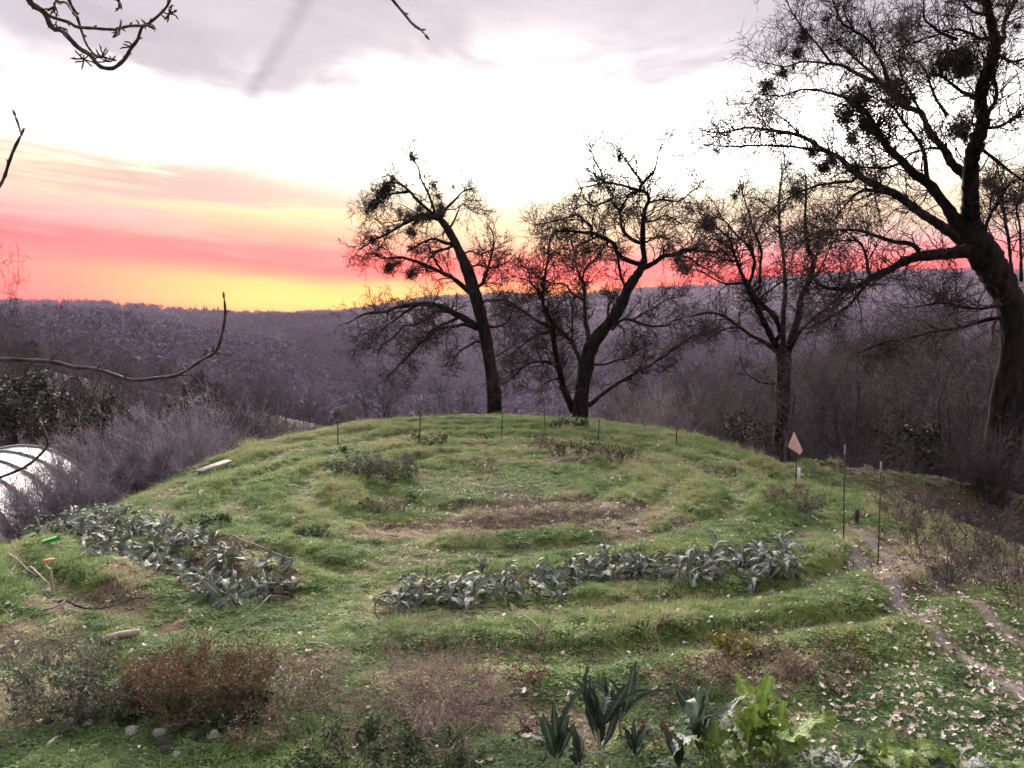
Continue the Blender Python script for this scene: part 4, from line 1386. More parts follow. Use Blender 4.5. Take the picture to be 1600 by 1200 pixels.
def kale_row(line, n, off, label, group, smin, smax):
    c = resample(line, n)
    tg = np.gradient(c, axis=0); tg /= np.linalg.norm(tg, axis=1, keepdims=True)
    nr = np.stack([-tg[:, 1], tg[:, 0]], -1)
    for i in range(n):
        o = off[i % len(off)] + g.normal() * .07
        p = c[i] + nr[i] * o + tg[i] * g.normal() * .05
        z = gz(*p)
        leafy('kale_plant', label, 'kale', (p[0], p[1], z), K_DROOP, int(g.integers(13, 19)), M_KALE, STEMS[int(g.integers(0, 2))], M_STEM, g, group,
              g.uniform(smin, smax), 0, (.05, 1.0), .20, lean=(g.normal() * .28, g.normal() * .28, g.uniform(0, 6.28)))


kale_row(row_r, 52, (-.30, .10, .38), 'frosted grey-green kale plant in the long curved row right of centre', 'kale row right of centre', .6, 1.2)
kale_row(row_l, 60, (-.48, -.15, .2, .45), 'frosted grey-green kale plant in the wide curved bed at left', 'kale bed at left', .62, 1.28)

kale_row(row_r[4:], 18, (-.45, .0, .5), 'frosted grey-green kale plant at the thick right end of the curved row', 'kale at the thick right end of the row', .7, 1.25)

# foreground kale and brassicas, one by one
FG = [('dark upright strap-leaved kale at the bottom, leftmost of the dark kales', 872, 1212, 1.0, K_LACI, M_LACI, 11, 0),
      ('tall narrow dark kale, second from the left at the bottom', 940, 1196, 1.2, [K_LACI[0], K_LACI[2], K_LACI[4]], M_LACI, 10, 0),
      ('dark kale with fanned top leaves behind the red litter', 972, 1150, 1.05, [K_LACI[0], K_LACI[2], K_LACI[1], K_LACI[4]], M_LACI, 9, 0),
      ('short dark kale between the tall narrow one and the yellow-green brassica', 990, 1200, .72, K_LACI, M_LACI, 9, 0),
      ('blue-green kale with dark drooping leaves left of the yellow-green brassica', 1092, 1200, 1.12, [K_LACI[1], K_LACI[0], K_BROAD[1], K_BROAD[3]], M_BLUE, 9, 1),
      ('dark kale with one tall leaf behind the blue-green kale', 1104, 1160, 1.05, [K_LACI[2], K_LACI[0], K_LACI[3]], M_LACI, 7, 0),
      ('tall yellow-green broad-leaved brassica at the bottom centre right', 1160, 1206, 1.15, K_BROAD, M_BROAD, 17, 1),
      ('yellow-green brassica with raised leaves, right of the tall one', 1220, 1214, 1.02, [K_BROAD[0], K_BROAD[3], K_BROAD[1]], M_BROAD, 14, 1),
      ('low green brassica with wide leaves at the bottom right', 1420, 1222, .85, [K_BROAD[1], K_BROAD[2], K_BROAD[4]], M_BROAD, 16, 1),
      ('bluish broad-leaved brassica at the bottom right, beside the low green one', 1500, 1226, .80, [K_BROAD[1], K_BROAD[2]], M_BLUE, 9, 1),
      ('small bluish brassica between the yellow-green and the low green ones', 1320, 1226, .72, [K_BROAD[1], K_BROAD[2]], M_BLUE, 9, 1)]
FG += [('dark kale low at the bottom edge, between the leftmost and the tall narrow one', 906, 1222, .75, K_LACI, M_LACI, 11, 0),
       ('dark kale at the bottom edge under the blue-green kale', 1058, 1224, .72, K_LACI, M_LACI, 12, 0),
       ('yellow-green brassica at the bottom edge in front of the tall one', 1128, 1228, .8, K_BROAD, M_BROAD, 14, 1),
       ('yellow-green brassica behind the tall one, half hidden', 1186, 1176, .95, K_BROAD, M_BROAD, 13, 1),
       ('bluish brassica at the bottom edge right of the raised-leaf one', 1268, 1224, .75, [K_BROAD[1], K_BROAD[4], K_BROAD[2]], M_BLUE, 12, 1),
       ('low green brassica left of the low wide-leaved one at the bottom right', 1376, 1218, .7, [K_BROAD[1], K_BROAD[2], K_BROAD[4]], M_BROAD, 13, 1),
       ('small yellow-green brassica near the bottom right corner', 1560, 1222, .6, [K_BROAD[1], K_BROAD[2], K_BROAD[4]], M_BROAD, 12, 1)]
for lab, u, v, s, lv, mt, n, st in FG:
    p = gnd(u, v)
    leafy('kale_plant' if mt is M_LACI or 'kale' in lab else 'brassica_plant', lab, 'kale' if 'kale' in lab else 'brassica', p, lv, n, mt, STEMS[1], M_STEM, g, 'leafy plants at the bottom edge', s, 0, (.3, 1.0), .22)


# ------------------------------------------------------------------ small shrubs, herbs, dry plants
def m_foliage(name, stops):
    return mat_tint(name, stops, .12, .8, .15, .35, 'tint', 'GEOMETRY')


def veg(name, label, cat, loc, w, h, seed, mat_s, mat_f, nst, nleaf, lsize, group=None, fine=3, flat=False, tz=(0.0, 1.0), narrow=.42):
    """a low plant: thin branching stems and, when it has any, a foliage of small leaves"""
    gg = np.random.default_rng(seed)
    t = thing(name, label, cat, tuple(loc), gg.uniform(0, 6.28), group)
    an = gg.uniform(0, 6.28, nst)
    el = np.radians(gg.uniform(2, 24, nst)) if flat else np.radians(gg.uniform(38, 88, nst))
    d = np.stack([np.cos(an) * np.cos(el), np.sin(an) * np.cos(el), np.sin(el)], -1)
    S = 6
    P = np.zeros((nst, S, 3)); rr_ = w * narrow * np.sqrt(gg.random(nst)); aa = gg.uniform(0, 6.28, nst)
    if not flat:
        aa = an + gg.normal(0, .5, nst)
    P[:, 0] = np.stack([np.cos(aa) * rr_, np.sin(aa) * rr_, -.03 + 0 * aa], -1)
    Ls = h * gg.uniform(.55, 1.05, nst) if not flat else w * gg.uniform(.25, .55, nst)
    st = (Ls / (S - 1))[:, None]
    for s in range(1, S):
        d = unit(d + .16 * gg.normal(size=(nst, 3)) + np.array([0, 0, .02 if not flat else -.07]))
        P[:, s] = P[:, s - 1] + d * st
    if flat:
        P[:, :, 2] = np.maximum(P[:, :, 2], .01) * 1.0
    rad = max(.0022, .006 * h)
    Rr = np.tile(np.linspace(rad, rad * .5, S), (nst, 1))
    l2, r2, _ = grow(P, Rr, 5, h * .30 if not flat else w * .16, gg, .2, (20, 60), 4, .2, .05, .8, .0016, .004, .6)
    parts = [tubes(P, Rr, 4), tubes(l2, r2, 3)]
    if fine:
        l3, r3, _ = grow(l2, r2, fine, h * .12 if not flat else w * .07, gg, .1, (25, 60), 3, .2, .03, .8, .0014, .003, .7)
        parts.append(tubes(l3, r3, 3))
    obj('branches', mesh_np('branches', *join(parts)), mat_s, t)
    if nleaf:
        src = l2.reshape(-1, 3) if not fine else np.concatenate([l2.reshape(-1, 3), l3.reshape(-1, 3)])
        k = gg.integers(0, len(src), nleaf)
        C = src[k] + gg.normal(size=(nleaf, 3)) * .02
        a = unit(gg.normal(size=(nleaf, 3)) + np.array([0, 0, .4])); b = unit(np.cross(a, gg.normal(size=(nleaf, 3))))
        s = (lsize * gg.uniform(.6, 1.4, nleaf))[:, None]
        V = np.stack([C - a * s, C + b * s * .42, C + a * s, C - b * s * .42], 1).reshape(-1, 3)
        me = mesh_np('foliage', V, np.arange(len(V)).reshape(-1, 4))
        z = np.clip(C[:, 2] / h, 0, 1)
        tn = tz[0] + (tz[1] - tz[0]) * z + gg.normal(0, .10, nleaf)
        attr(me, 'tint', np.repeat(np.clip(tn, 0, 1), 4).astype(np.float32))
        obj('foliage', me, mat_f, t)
    return t


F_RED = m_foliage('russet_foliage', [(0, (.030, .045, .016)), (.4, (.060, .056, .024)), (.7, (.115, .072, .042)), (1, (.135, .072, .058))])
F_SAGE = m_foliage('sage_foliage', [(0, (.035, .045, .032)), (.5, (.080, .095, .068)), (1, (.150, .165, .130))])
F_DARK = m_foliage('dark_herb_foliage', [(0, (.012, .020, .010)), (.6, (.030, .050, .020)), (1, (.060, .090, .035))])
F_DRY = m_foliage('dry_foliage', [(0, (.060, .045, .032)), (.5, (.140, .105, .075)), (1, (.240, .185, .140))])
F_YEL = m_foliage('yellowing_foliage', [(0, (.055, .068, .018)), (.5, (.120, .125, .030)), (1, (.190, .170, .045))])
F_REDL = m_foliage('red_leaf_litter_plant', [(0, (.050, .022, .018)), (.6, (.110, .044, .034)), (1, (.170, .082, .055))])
M_REDS = mat_noise('russet_stems', (.060, .035, .028), (.120, .075, .055), 6, .9, .1)
M_PINK = mat_noise('dry_pinkish_stems', (.110, .080, .074), (.220, .170, .156), 6, .9, .1)
M_DRYS = mat_noise('dry_grey_stems', (.072, .060, .051), (.180, .153, .128), 6, .9, .1)

V_ = [
    # name, label, category, u, v, width, height, stems, stem mat, leaf mat, leaves, leaf size, tz, flat, fine
    ('russet_shrub', 'russet fine-leaved shrub at the lower left', 'shrub', 325, 1108, 0.85, .64, 150, M_REDS, F_RED, 10000, .013, (-.15, 1.0), 0, 3),
    ('russet_shrub', 'smaller russet shrub joined to the left flank of the big russet one', 'shrub', 236, 1104, .42, .46, 80, M_REDS, F_RED, 4000, .014, (-.2, .95), 0, 3),
    ('sage_shrub', 'grey-green sage shrub at the lower left edge', 'shrub', 92, 1108, .75, .66, 60, M_DRYS, F_SAGE, 2600, .020, (0, .8), 0, 2),
    ('sage_shrub', 'low grey-green sage shrub in front of the russet shrub', 'shrub', 190, 1112, .7, .40, 46, M_DRYS, F_SAGE, 1700, .020, (0, .7), 0, 2),
    ('dry_plant', 'brown dried seed stalks slanting between russet shrub and pinkish heap', 'dry plant', 452, 1105, .75, .50, 60, M_DRYS, F_DRY, 2600, .013, (.2, .9), 0, 2),
    ('dry_plant', 'brown dried stalks just below the slanting ones, with green weeds', 'dry plant', 405, 1160, .55, .30, 40, M_DRYS, F_DRY, 1300, .013, (.2, .9), 0, 2),
    ('weed_heap', 'flattened heap of pinkish dry weeds at the bottom centre left', 'weeds', 690, 1072, 1.5, .34, 150, M_PINK, F_DRY, 1800, .014, (.3, 1), 1, 3),
    ('weed_heap', 'greyish tangle of dry stems below the pinkish weed heap', 'weeds', 700, 1130, 1.3, .26, 110, M_DRYS, F_DRY, 700, .014, (.3, 1), 1, 3),
    ('weed_heap', 'sparse flattened dry stems left of the pinkish weed heap', 'weeds', 575, 1100, .9, .2, 60, M_DRYS, F_DRY, 400, .014, (.3, 1), 1, 2),
    ('weed_heap', 'long pale dry stems fallen across the grass left of the weed heap', 'weeds', 500, 1062, 1.1, .22, 60, M_DRYS, F_DRY, 500, .013, (.3, 1), 1, 2),
    ('weed_heap', 'pinkish dry stems at the bottom edge below the grey tangle', 'weeds', 640, 1165, 1.2, .22, 90, M_PINK, F_DRY, 700, .014, (.3, 1), 1, 2),
    ('weed_heap', 'thin dry stems lying along the front of the right kale row', 'weeds', 690, 985, 1.0, .2, 50, M_DRYS, F_SAGE, 300, .013, (.3, 1), 1, 2),
    ('weed_heap', 'brown dead stems on the soil at the left edge', 'weeds', 40, 1010, .9, .22, 60, M_DRYS, F_DRY, 500, .014, (.0, .8), 1, 2),
    ('weed_heap', 'pale straw lying on the bare central patch', 'weeds', 830, 800, 2.4, .2, 110, M_DRYS, F_DRY, 900, .022, (.4, 1), 1, 2),
    ('weed_heap', 'brown dead stems in the bottom left corner', 'weeds', 20, 1150, .7, .2, 40, M_DRYS, F_DRY, 400, .014, (.0, .7), 1, 2),
    ('weed_heap', 'dry stems in the litter left of the yellowing weeds', 'weeds', 1010, 1075, .9, .16, 50, M_DRYS, F_DRY, 400, .014, (.2, .9), 1, 2),
    ('dark_herb', 'dark green bushy herb at the bottom edge, left of centre', 'herb', 560, 1215, 1.0, .34, 80, M_DRYS, F_DARK, 5200, .018, (0, .9), 0, 2),
    ('dark_herb', 'dark green herb at the bottom edge, right of the bushy one', 'herb', 680, 1210, .7, .22, 50, M_DRYS, F_DARK, 2400, .018, (0, .9), 0, 2),
    ('dark_herb', 'dark low herb in the shade under the russet shrub', 'herb', 345, 1118, .9, .18, 50, M_DRYS, F_DARK, 2400, .020, (0, .8), 0, 2),
    ('red_plant', 'low red-leaved plant behind the leftmost dark kale', 'plant', 845, 1150, .42, .10, 26, M_PINK, F_REDL, 260, .020, (0, 1), 0, 0),
    ('red_plant', 'low red-leaved plant between the fanned kale and the blue-green kale', 'plant', 1010, 1160, .55, .12, 30, M_PINK, F_REDL, 320, .020, (0, 1), 0, 0),
    ('red_plant', 'low red-leaved plant at the right end of the pinkish weed heap', 'plant', 830, 1062, .45, .12, 26, M_PINK, F_REDL, 380, .020, (0, 1), 0, 0),
    ('dry_plant', 'brown dried plant in the litter, left end of the weedy patch', 'dry plant', 1090, 1062, .7, .22, 36, M_DRYS, F_DRY, 700, .016, (.1, .8), 0, 2),
    ('dry_plant', 'brown dried plant in the middle of the weedy patch', 'dry plant', 1180, 1052, .9, .28, 50, M_DRYS, F_DRY, 1300, .016, (.1, .9), 0, 2),
    ('dry_plant', 'brown dried plant at the right end of the weedy patch', 'dry plant', 1290, 1050, .9, .26, 50, M_DRYS, F_DRY, 1300, .016, (.1, .9), 0, 2),
    ('yellow_weed', 'yellowing weed at the left of the weedy patch', 'weed', 1150, 1022, .35, .24, 18, M_DRYS, F_YEL, 560, .026, (.2, 1), 0, 0),
    ('yellow_weed', 'yellow-green weed second from the left in the weedy patch', 'weed', 1195, 1014, .28, .18, 16, M_DRYS, F_YEL, 300, .02, (0, .8), 0, 0),
    ('yellow_weed', 'yellow-green weed at the right of the weedy patch', 'weed', 1312, 1012, .45, .2, 20, M_DRYS, F_YEL, 420, .02, (0, .8), 0, 0),
    ('yellow_weed', 'yellowing weeds beside the white log at left', 'weed', 170, 1035, .6, .25, 26, M_DRYS, F_YEL, 700, .018, (.1, .8), 0, 0),
    ('grey_herb', 'large grey-green herb clump left of the garden centre', 'herb', 612, 745, 1.3, .62, 60, M_DRYS, F_SAGE, 2200, .028, (0, .8), 0, 2),
    ('grey_herb', 'grey-green herb clump beside the large one, on its left', 'herb', 555, 742, 1.1, .55, 50, M_DRYS, F_SAGE, 1700, .028, (0, .6), 0, 2),
    ('dark_herb', 'dark dried herb at the foot of the tall thin post', 'herb', 668, 702, .9, .60, 22, M_DRYS, F_DARK, 700, .035, (.2, .9), 0, 0),
    ('dark_herb', 'small dark herb on the far bed left of the grey clumps', 'herb', 540, 710, .3, .35, 8, M_DRYS, F_DARK, 160, .03, (.2, .8), 0, 0),
    ('dark_herb', 'small dark herb right of the tall thin post', 'herb', 757, 690, .4, .35, 10, M_DRYS, F_DARK, 220, .03, (.2, .8), 0, 0),
    ('red_plant', 'reddish dry tuft near the middle of the garden', 'plant', 757, 740, .7, .45, 30, M_PINK, F_REDL, 260, .02, (-.4, .4), 0, 2),
    ('dry_plant', 'grey-brown dry tuft left of the bare central patch', 'dry plant', 612, 800, .9, .32, 40, M_DRYS, F_DRY, 700, .02, (0, .7), 0, 2),
    ('dark_herb', 'dark tuft left of the grey-brown dry tuft', 'herb', 576, 795, .4, .25, 20, M_DRYS, F_DARK, 400, .02, (0, .8), 0, 0),
    ('dark_herb', 'nearly black tuft above the left kale bed', 'herb', 335, 822, .6, .22, 26, M_DRYS, F_DARK, 800, .022, (-.4, .3), 0, 0),
    ('dark_herb', 'dark green tuft on the bed right of the left kale bed', 'herb', 490, 838, .6, .2, 26, M_DRYS, F_DARK, 800, .022, (0, .8), 0, 0),
    ('grey_herb', 'grey dry herb at the right edge of the garden, left of the greener one', 'herb', 1218, 785, .6, .42, 30, M_DRYS, F_DRY, 500, .024, (0, .6), 0, 2),
    ('grey_herb', 'grey-green herb at the right edge below the white stake', 'herb', 1252, 798, .7, .42, 36, M_DRYS, F_SAGE, 900, .024, (0, .7), 0, 2),
    ('dry_plant', 'dry grey tuft at the right end of the far dried row', 'dry plant', 1118, 738, 1.1, .28, 40, M_DRYS, F_DRY, 500, .024, (.2, .9), 0, 2),
    ('dark_herb', 'dark green mat beyond the right thin post on the crest', 'herb', 890, 668, 1.6, .35, 40, M_DRYS, F_DARK, 1400, .035, (.1, .9), 0, 0),
    ('dry_plant', 'dead grass tuft by the broken white stick', 'dry plant', 838, 1015, .22, .34, 26, M_DRYS, F_DRY, 120, .012, (.5, 1), 0, 0),
    ('dry_plant', 'pale brown dry shrub just beyond the crest between the two oaks', 'dry plant', 838, 648, 2.2, .85, 50, M_DRYS, F_DRY, 1400, .04, (.2, .9), 0, 2),
]
for i, (nm, lab, cat, u, v, w_, h_, nst, ms, mf, nl, ls, tz, fl, fn) in enumerate(V_):
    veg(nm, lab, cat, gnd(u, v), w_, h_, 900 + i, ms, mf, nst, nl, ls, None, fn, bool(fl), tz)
for i, u in enumerate([842, 858, 876, 892, 908, 922, 938, 954, 970, 986]):
    v = 700 + (u - 842) * .16 + (i % 3) * 3
    veg('dry_plant', 'brown dried plant in the far row right of the garden centre', 'dry plant', gnd(u, v), .5, .52 + .1 * math.sin(i * 2.3), 960 + i, M_DRYS, F_DRY if i % 2 else F_DARK, 14, 200, .032,
        'dried plants in the far row', 1, False, (.0, .7))
for i, (u, v) in enumerate([(1440, 850), (1500, 875), (1545, 850), (1585, 900), (1410, 820), (1470, 905), (1520, 825), (1570, 860), (1460, 825), (1595, 945), (1540, 915), (1430, 800)]):
    veg('dry_plant', 'thin dry bush on the bare slope beyond the wheel tracks at right', 'dry plant', gnd(u, v), .9, .75, 980 + i, M_TWIG2, F_DRY, 30, 260, .022, 'dry bushes on the right slope', 2, False, (.0, .5))

# ================================================================== POSTS, SIGN, TOOLS
M_TPOST = mat_noise('green_painted_steel', (.022, .030, .022), (.060, .062, .050), 12, .6, .3)
M_WHITE = mat_noise('white_paint', (.40, .39, .39), (.52, .51, .50), 10, .6, .3)
M_TIP = mat_noise('dull_white_paint', (.17, .163, .167), (.28, .27, .275), 10, .7, .2)


def box_vf(x0, x1, y0, y1, z0, z1):
    V = np.array([(x, y, z) for x in (x0, x1) for y in (y0, y1) for z in (z0, z1)], float)
    F = np.array([(0, 1, 3, 2), (4, 6, 7, 5), (0, 4, 5, 1), (2, 3, 7, 6), (0, 2, 6, 4), (1, 5, 7, 3)])
    return V, F


post_me = mesh_np('post', *join([box_vf(-.019, .019, -.003, .003, -.2, .9), box_vf(-.003, .003, .0035, .032, -.2, .9)]))
stud_me = mesh_np('stud', *join([box_vf(-.007, .007, -.011, -.0035, z - .009, z + .009) for z in np.arange(.06, .88, .055)]))
tip_me = mesh_np('tip', *join([box_vf(-.021, .021, -.006, .0055, .9, 1.0), box_vf(-.005, .005, .006, .034, .9, 1.0)]))
POSTS = [('tall thin steel post with white tip on the far bed, left of centre', 655, 617, 692, 1), ('steel post in front of the leaning oak trunk', 784, 640, 686, 0),
         ('steel post at the far left corner of the garden', 528, 656, 698, 0), ('steel post with white tip before the forked oak', 852, 612, 674, 1),
         ('short steel post right of the forked oak foot', 935, 655, 690, 0), ('steel post by the pale bushes at the far right', 1057, 648, 696, 0),
         ('faint steel post at the brow of the right slope', 1122, 655, 692, 0), ('tall steel post with whitish tip right of the pink sign', 1318, 692, 842, 1),
         ('tall steel post with white tip nearest the wheel tracks', 1372, 717, 884, 1)]
for lab, u, v0, v1, tip in POSTS:
    p = gnd(u, v1)
    h_ = (v1 - v0) / FPX * p[1]
    t = thing('steel_post', lab, 'post', tuple(p), g.uniform(-.4, .4), 'steel posts around the garden')
    t.rotation_euler = (g.normal() * .02, g.normal() * .02, g.uniform(-.5, .5))
    s_ = .6 if p[1] < 16 else 1.0
    t.scale = (s_, s_, h_)
    obj('post', post_me, M_TPOST, t); obj('studs', stud_me, M_TPOST, t)
    obj('tip', tip_me, M_TIP if tip else M_TPOST, t)


def stake(name, label, cat, u, v0, v1, r, mat, lean=(0, 0), group=None):
    p = gnd(u, v1); h_ = (v1 - v0) / FPX * p[1]
    P = np.array([[(0, 0, -.1), (lean[0] * h_ * .5, lean[1] * h_ * .5, h_ * .5), (lean[0] * h_, lean[1] * h_, h_), (lean[0] * h_ * 1.001, lean[1] * h_ * 1.001, h_ * 1.002)]])
    V, F = tubes(P, np.array([[r, r, r, r * .3]]), 8)
    o = obj(name, mesh_np(name, V, F), mat, None, tuple(p))
    return tag(o, label, cat, group)


stake('white_stake', 'short white plastic stake on the crest left of the leaning oak', 'stake', 702, 630, 645, .035, M_WHITE)
stake('white_stake', 'short white plastic stake below the pink sign', 'stake', 1248, 731, 753, .034, M_WHITE)
stake('grey_stake', 'pale wooden stake at the left end of the right kale row', 'stake', 667, 882, 912, .011, M_WOODB)
stake('grey_stake', 'small pale stake below the bare central patch', 'stake', 711, 839, 866, .011, M_WOODB, (.06, 0))
stake('wooden_post', 'short dark wooden stump post between the two tall steel posts', 'post', 1339, 796, 820, .04, M_BARK2)
stake('grey_stake', 'pale leaning stick at the brow right of the forked oak', 'stake', 1010, 645, 668, .03, M_WOODB, (-.5, 0))

# pink sign on its stake
p = gnd(1246, 752)
ys_ = float(p[1])
sg = thing('garden_sign', 'pale pink pointed sign on a thin dark stake at the right edge', 'sign', tuple(p))
K = [(1241, 675), (1253, 703), (1249, 710), (1233, 699)]
front = np.array([px(u, v, ys_) for u, v in K]) - p
front[:, 1] += np.array([0, -.05, -.05, .05])
back_ = front + np.array([0, .018, 0])
V = np.concatenate([front, back_]); me = bpy.data.meshes.new('sign_board')
me.from_pydata([tuple(v) for v in V], [], [(0, 3, 2, 1), (4, 5, 6, 7)] + [(i, (i + 1) % 4, (i + 1) % 4 + 4, i + 4) for i in range(4)]); me.update()
M_PINKS = mat_noise('pink_painted_board', (.50, .33, .28), (.60, .42, .36), 9, .7, .2)
bd = obj('sign_board', me, M_PINKS, sg)
cc = front.mean(0)
P = np.array([[(cc[0] + .02, cc[1] + .035, -.2), (cc[0] + .02, cc[1] + .035, cc[2] * .5), (cc[0] + .01, cc[1] + .035, cc[2] + .12)]])
obj('stake', mesh_np('stake', *tubes(P, np.full((1, 3), .013), 6)), M_BARK2, sg)
# the faint worn lettering: three short grey strokes
ex = (front[1] - front[3]); ex = ex / np.linalg.norm(ex); mid_ = front[[1, 3]].mean(0)
for k in range(3):
    a = mid_ + ex * (-.07 + .055 * k) + np.array([0, -.012, .012 * (k % 2)])
    P = np.array([[a, a + ex * .02 + np.array([0, 0, .012]), a + ex * .04]])
    obj('lettering', mesh_np('lettering', *tubes(P, np.full((1, 3), .004), 4)), M_DRYS, bd)

# digging fork with a D handle
p = gnd(84, 926)
M_ASH = mat_noise('ash_wood', (.26, .21, .12), (.38, .31, .20), 9, .6, .3, 0, 4, (6, 6, 1))
M_ORG = mat_noise('orange_grip', (.44, .18, .07), (.55, .26, .11), 9, .5, .3)
sc_ = p[1] / FPX
sp = thing('garden_spade', 'wooden-shafted spade with an orange D handle stuck in the soil at left', 'spade', tuple(p))
sp.rotation_euler = (0, R(-5), .15)
hs_ = 54 * sc_
obj('shaft', mesh_np('shaft', *tubes(np.array([[(0, 0, -.12), (0, 0, hs_ * .35), (0, 0, hs_ * .72)]]), np.array([[.021, .019, .017]]), 10), True), M_ASH, sp)
w2 = 7.5 * sc_
obj('yoke', mesh_np('yoke', *tubes(np.array([[(-w2, 0, hs_ * .97), (-w2 * .9, 0, hs_ * .84), (-w2 * .45, 0, hs_ * .74), (0, 0, hs_ * .71), (w2 * .45, 0, hs_ * .74), (w2 * .9, 0, hs_ * .84), (w2, 0, hs_ * .97)]]), np.full((1, 7), .014), 8), True), M_ASH, sp)
obj('grip', mesh_np('grip', *tubes(np.array([[(-w2 * 1.12, 0, hs_ * .97), (0, 0, hs_ * .985), (w2 * 1.12, 0, hs_ * .97)]]), np.full((1, 3), .020), 10), True), M_ORG, sp)
obj('blade', mesh_np('blade', *box_vf(-.085, .085, -.006, .006, -.38, -.06)), M_TPOST, sp)

# green plastic tray, orange scrap
M_GREEN = mat_noise('bright_green_plastic', (.09, .37, .12), (.13, .45, .17), 5, .4, .4)
p = gnd(82, 858)
a = np.linspace(-.25, np.pi * .75, 10); r_ = .065; L_ = .23
Vt = np.array([[(x, r_ * math.cos(t), r_ * math.sin(t) + .06) for t in a] for x in np.linspace(-L_ / 2, L_ / 2, 6)])
Vi = np.array([[(x, (r_ - .006) * math.cos(t), (r_ - .006) * math.sin(t) + .06) for t in a] for x in np.linspace(-L_ / 2, L_ / 2, 6)])
i = np.arange(5)[:, None] * 10 + np.arange(9)[None]
F = np.stack([i, i + 1, i + 11, i + 10], -1).reshape(-1, 4)
tray = obj('plastic_scoop', mesh_np('plastic_scoop', *join([(Vt.reshape(-1, 3), F), (Vi.reshape(-1, 3), F[:, ::-1])]), True), M_GREEN, None, (p[0], p[1], p[2] + .05), (0, R(-16), .1))
tag(tray, 'bright green curved plastic scoop lying above the spade handle', 'scoop')
p = gnd(297, 852)
V, F = leaf_cloud(np.random.default_rng(3), 1, .01)
ss_ = np.linspace(-1, 1, 5); X_, Y_ = np.meshgrid(ss_, ss_); Z_ = .05 * (1 - .5 * (X_ ** 2 + Y_ ** 2)) + .02 * np.sin(X_ * 5 + Y_ * 3)
o = obj('orange_scrap', grid_mesh('orange_scrap', X_ * .055, Y_ * .05, Z_ + .05), mat_noise('orange_scrap', (.45, .20, .04), (.52, .26, .06), 20, .6, .3), None, tuple(p), (R(35), 0, .4))
md = o.modifiers.new('thickness', 'SOLIDIFY'); md.thickness = .012
tag(o, 'small bright orange scrap lying on the left kale bed', 'scrap')
p = gnd(1128, 718)
veg('lime_plant', 'small lime-green plant on the right side of the garden', 'plant', p, .28, .2, 995, M_STEM, m_foliage('lime_foliage', [(0, (.06, .15, .015)), (1, (.12, .24, .03))]), 10, 60, .03, None, 0, False, (.2, 1))


# sticks, hoses, boards
def line_thing(name, label, cat, uv, r0, r1, mat, lift=.02, k=6, n=16, arc=None):
    P = np.array([gnd(u, v) for u, v in uv])
    Q = resample(P, n)
    Q[:, 2] = garden_z(Q[:, 0], Q[:, 1]) + lift
    if arc is not None:
        Q[:, 2] += arc * np.sin(np.linspace(0, np.pi, n))
    o = Q[0].copy()
    me = mesh_np(name, *tubes((Q - o)[None], .62 * np.linspace(r0, r1, n)[None] * (1 + .18 * np.random.default_rng(n + int(abs(o[0]) * 99)).normal(size=(1, n))), k), True)
    return tag(obj(name, me, mat, None, tuple(o)), label, cat)


M_HOSE = mat_noise('grey_hose', (.045, .045, .042), (.105, .102, .096), 12, .6, .3)
M_PALEW = mat_noise('bleached_wood', (.12, .107, .096), (.26, .235, .215), 9, .85, .15)
line_thing('irrigation_hose', 'grey irrigation hose curving from the left kale bed towards the middle', 'hose', [(362, 842), (400, 858), (440, 875), (480, 886), (505, 888)], .016, .016, M_HOSE, .06)
line_thing('irrigation_hose', 'short arched hose end right of the long grey hose', 'hose', [(500, 888), (512, 882), (526, 882), (540, 880)], .014, .014, M_PALEW, .05, arc=.07)
line_thing('irrigation_hose', 'pale arched hose at the lower end of the left kale bed', 'hose', [(398, 962), (415, 952), (432, 944), (452, 940)], .015, .013, M_HOSE, .05, arc=.07)
line_thing('irrigation_hose', 'pale hose arching over the grass above the dried stalks', 'hose', [(478, 1012), (500, 1018), (522, 1030), (545, 1040)], .013, .010, M_PALEW, .05, arc=.05)
line_thing('irrigation_hose', 'small arched hose on the bed left of the two pale stakes', 'hose', [(585, 850), (596, 846), (610, 844), (622, 843)], .012, .012, M_HOSE, .04, arc=.05)
p = gnd(602, 968)
a = np.linspace(R(30), R(320), 22)
Q = np.stack([.13 * np.cos(a), .04 * np.sin(a), .14 + .14 * np.sin(a)], -1)[None]
tag(obj('wire_hoop', mesh_np('wire_hoop', *tubes(Q, np.full((1, 22), .010), 6), True), M_HOSE, None, tuple(p), (0, 0, .5)), 'round grey hoop at the left end of the right kale row', 'hoop')
line_thing('stick', 'thin stick lying from the pale stake across the kale row end', 'stick', [(668, 888), (684, 892), (702, 898)], .009, .006, M_WOODB, .22)
line_thing('stick', 'broken white stick in front of the right kale row', 'stick', [(818, 974), (832, 985), (850, 1005)], .014, .008, M_PALEW, .10)
line_thing('stick', 'grey branch lying behind the spade, upper piece', 'stick', [(14, 872), (36, 890), (58, 908)], .018, .014, M_PALEW, .07)
line_thing('stick', 'grey branch lying left of the spade shaft', 'stick', [(48, 896), (64, 912), (78, 924)], .022, .016, M_PALEW, .10)
line_thing('fallen_branch', 'dark fallen branch lying in front of the spade', 'branch', [(70, 935), (110, 948), (150, 958), (200, 946), (225, 942)], .035, .010, M_BARK2, .05)
line_thing('stick', 'pale stick lying across the dark fallen branch', 'stick', [(60, 962), (95, 950), (125, 936), (140, 942)], .014, .010, M_WOODB, .05)
line_thing('stick', 'slender stick running from the left kale bed to the spade', 'stick', [(108, 884), (132, 872), (156, 858)], .012, .008, M_WOODB, .08)
line_thing('stick', 'thin pale stick on the bare slope at right', 'stick', [(1526, 850), (1540, 868)], .016, .012, M_PALEW, .05)
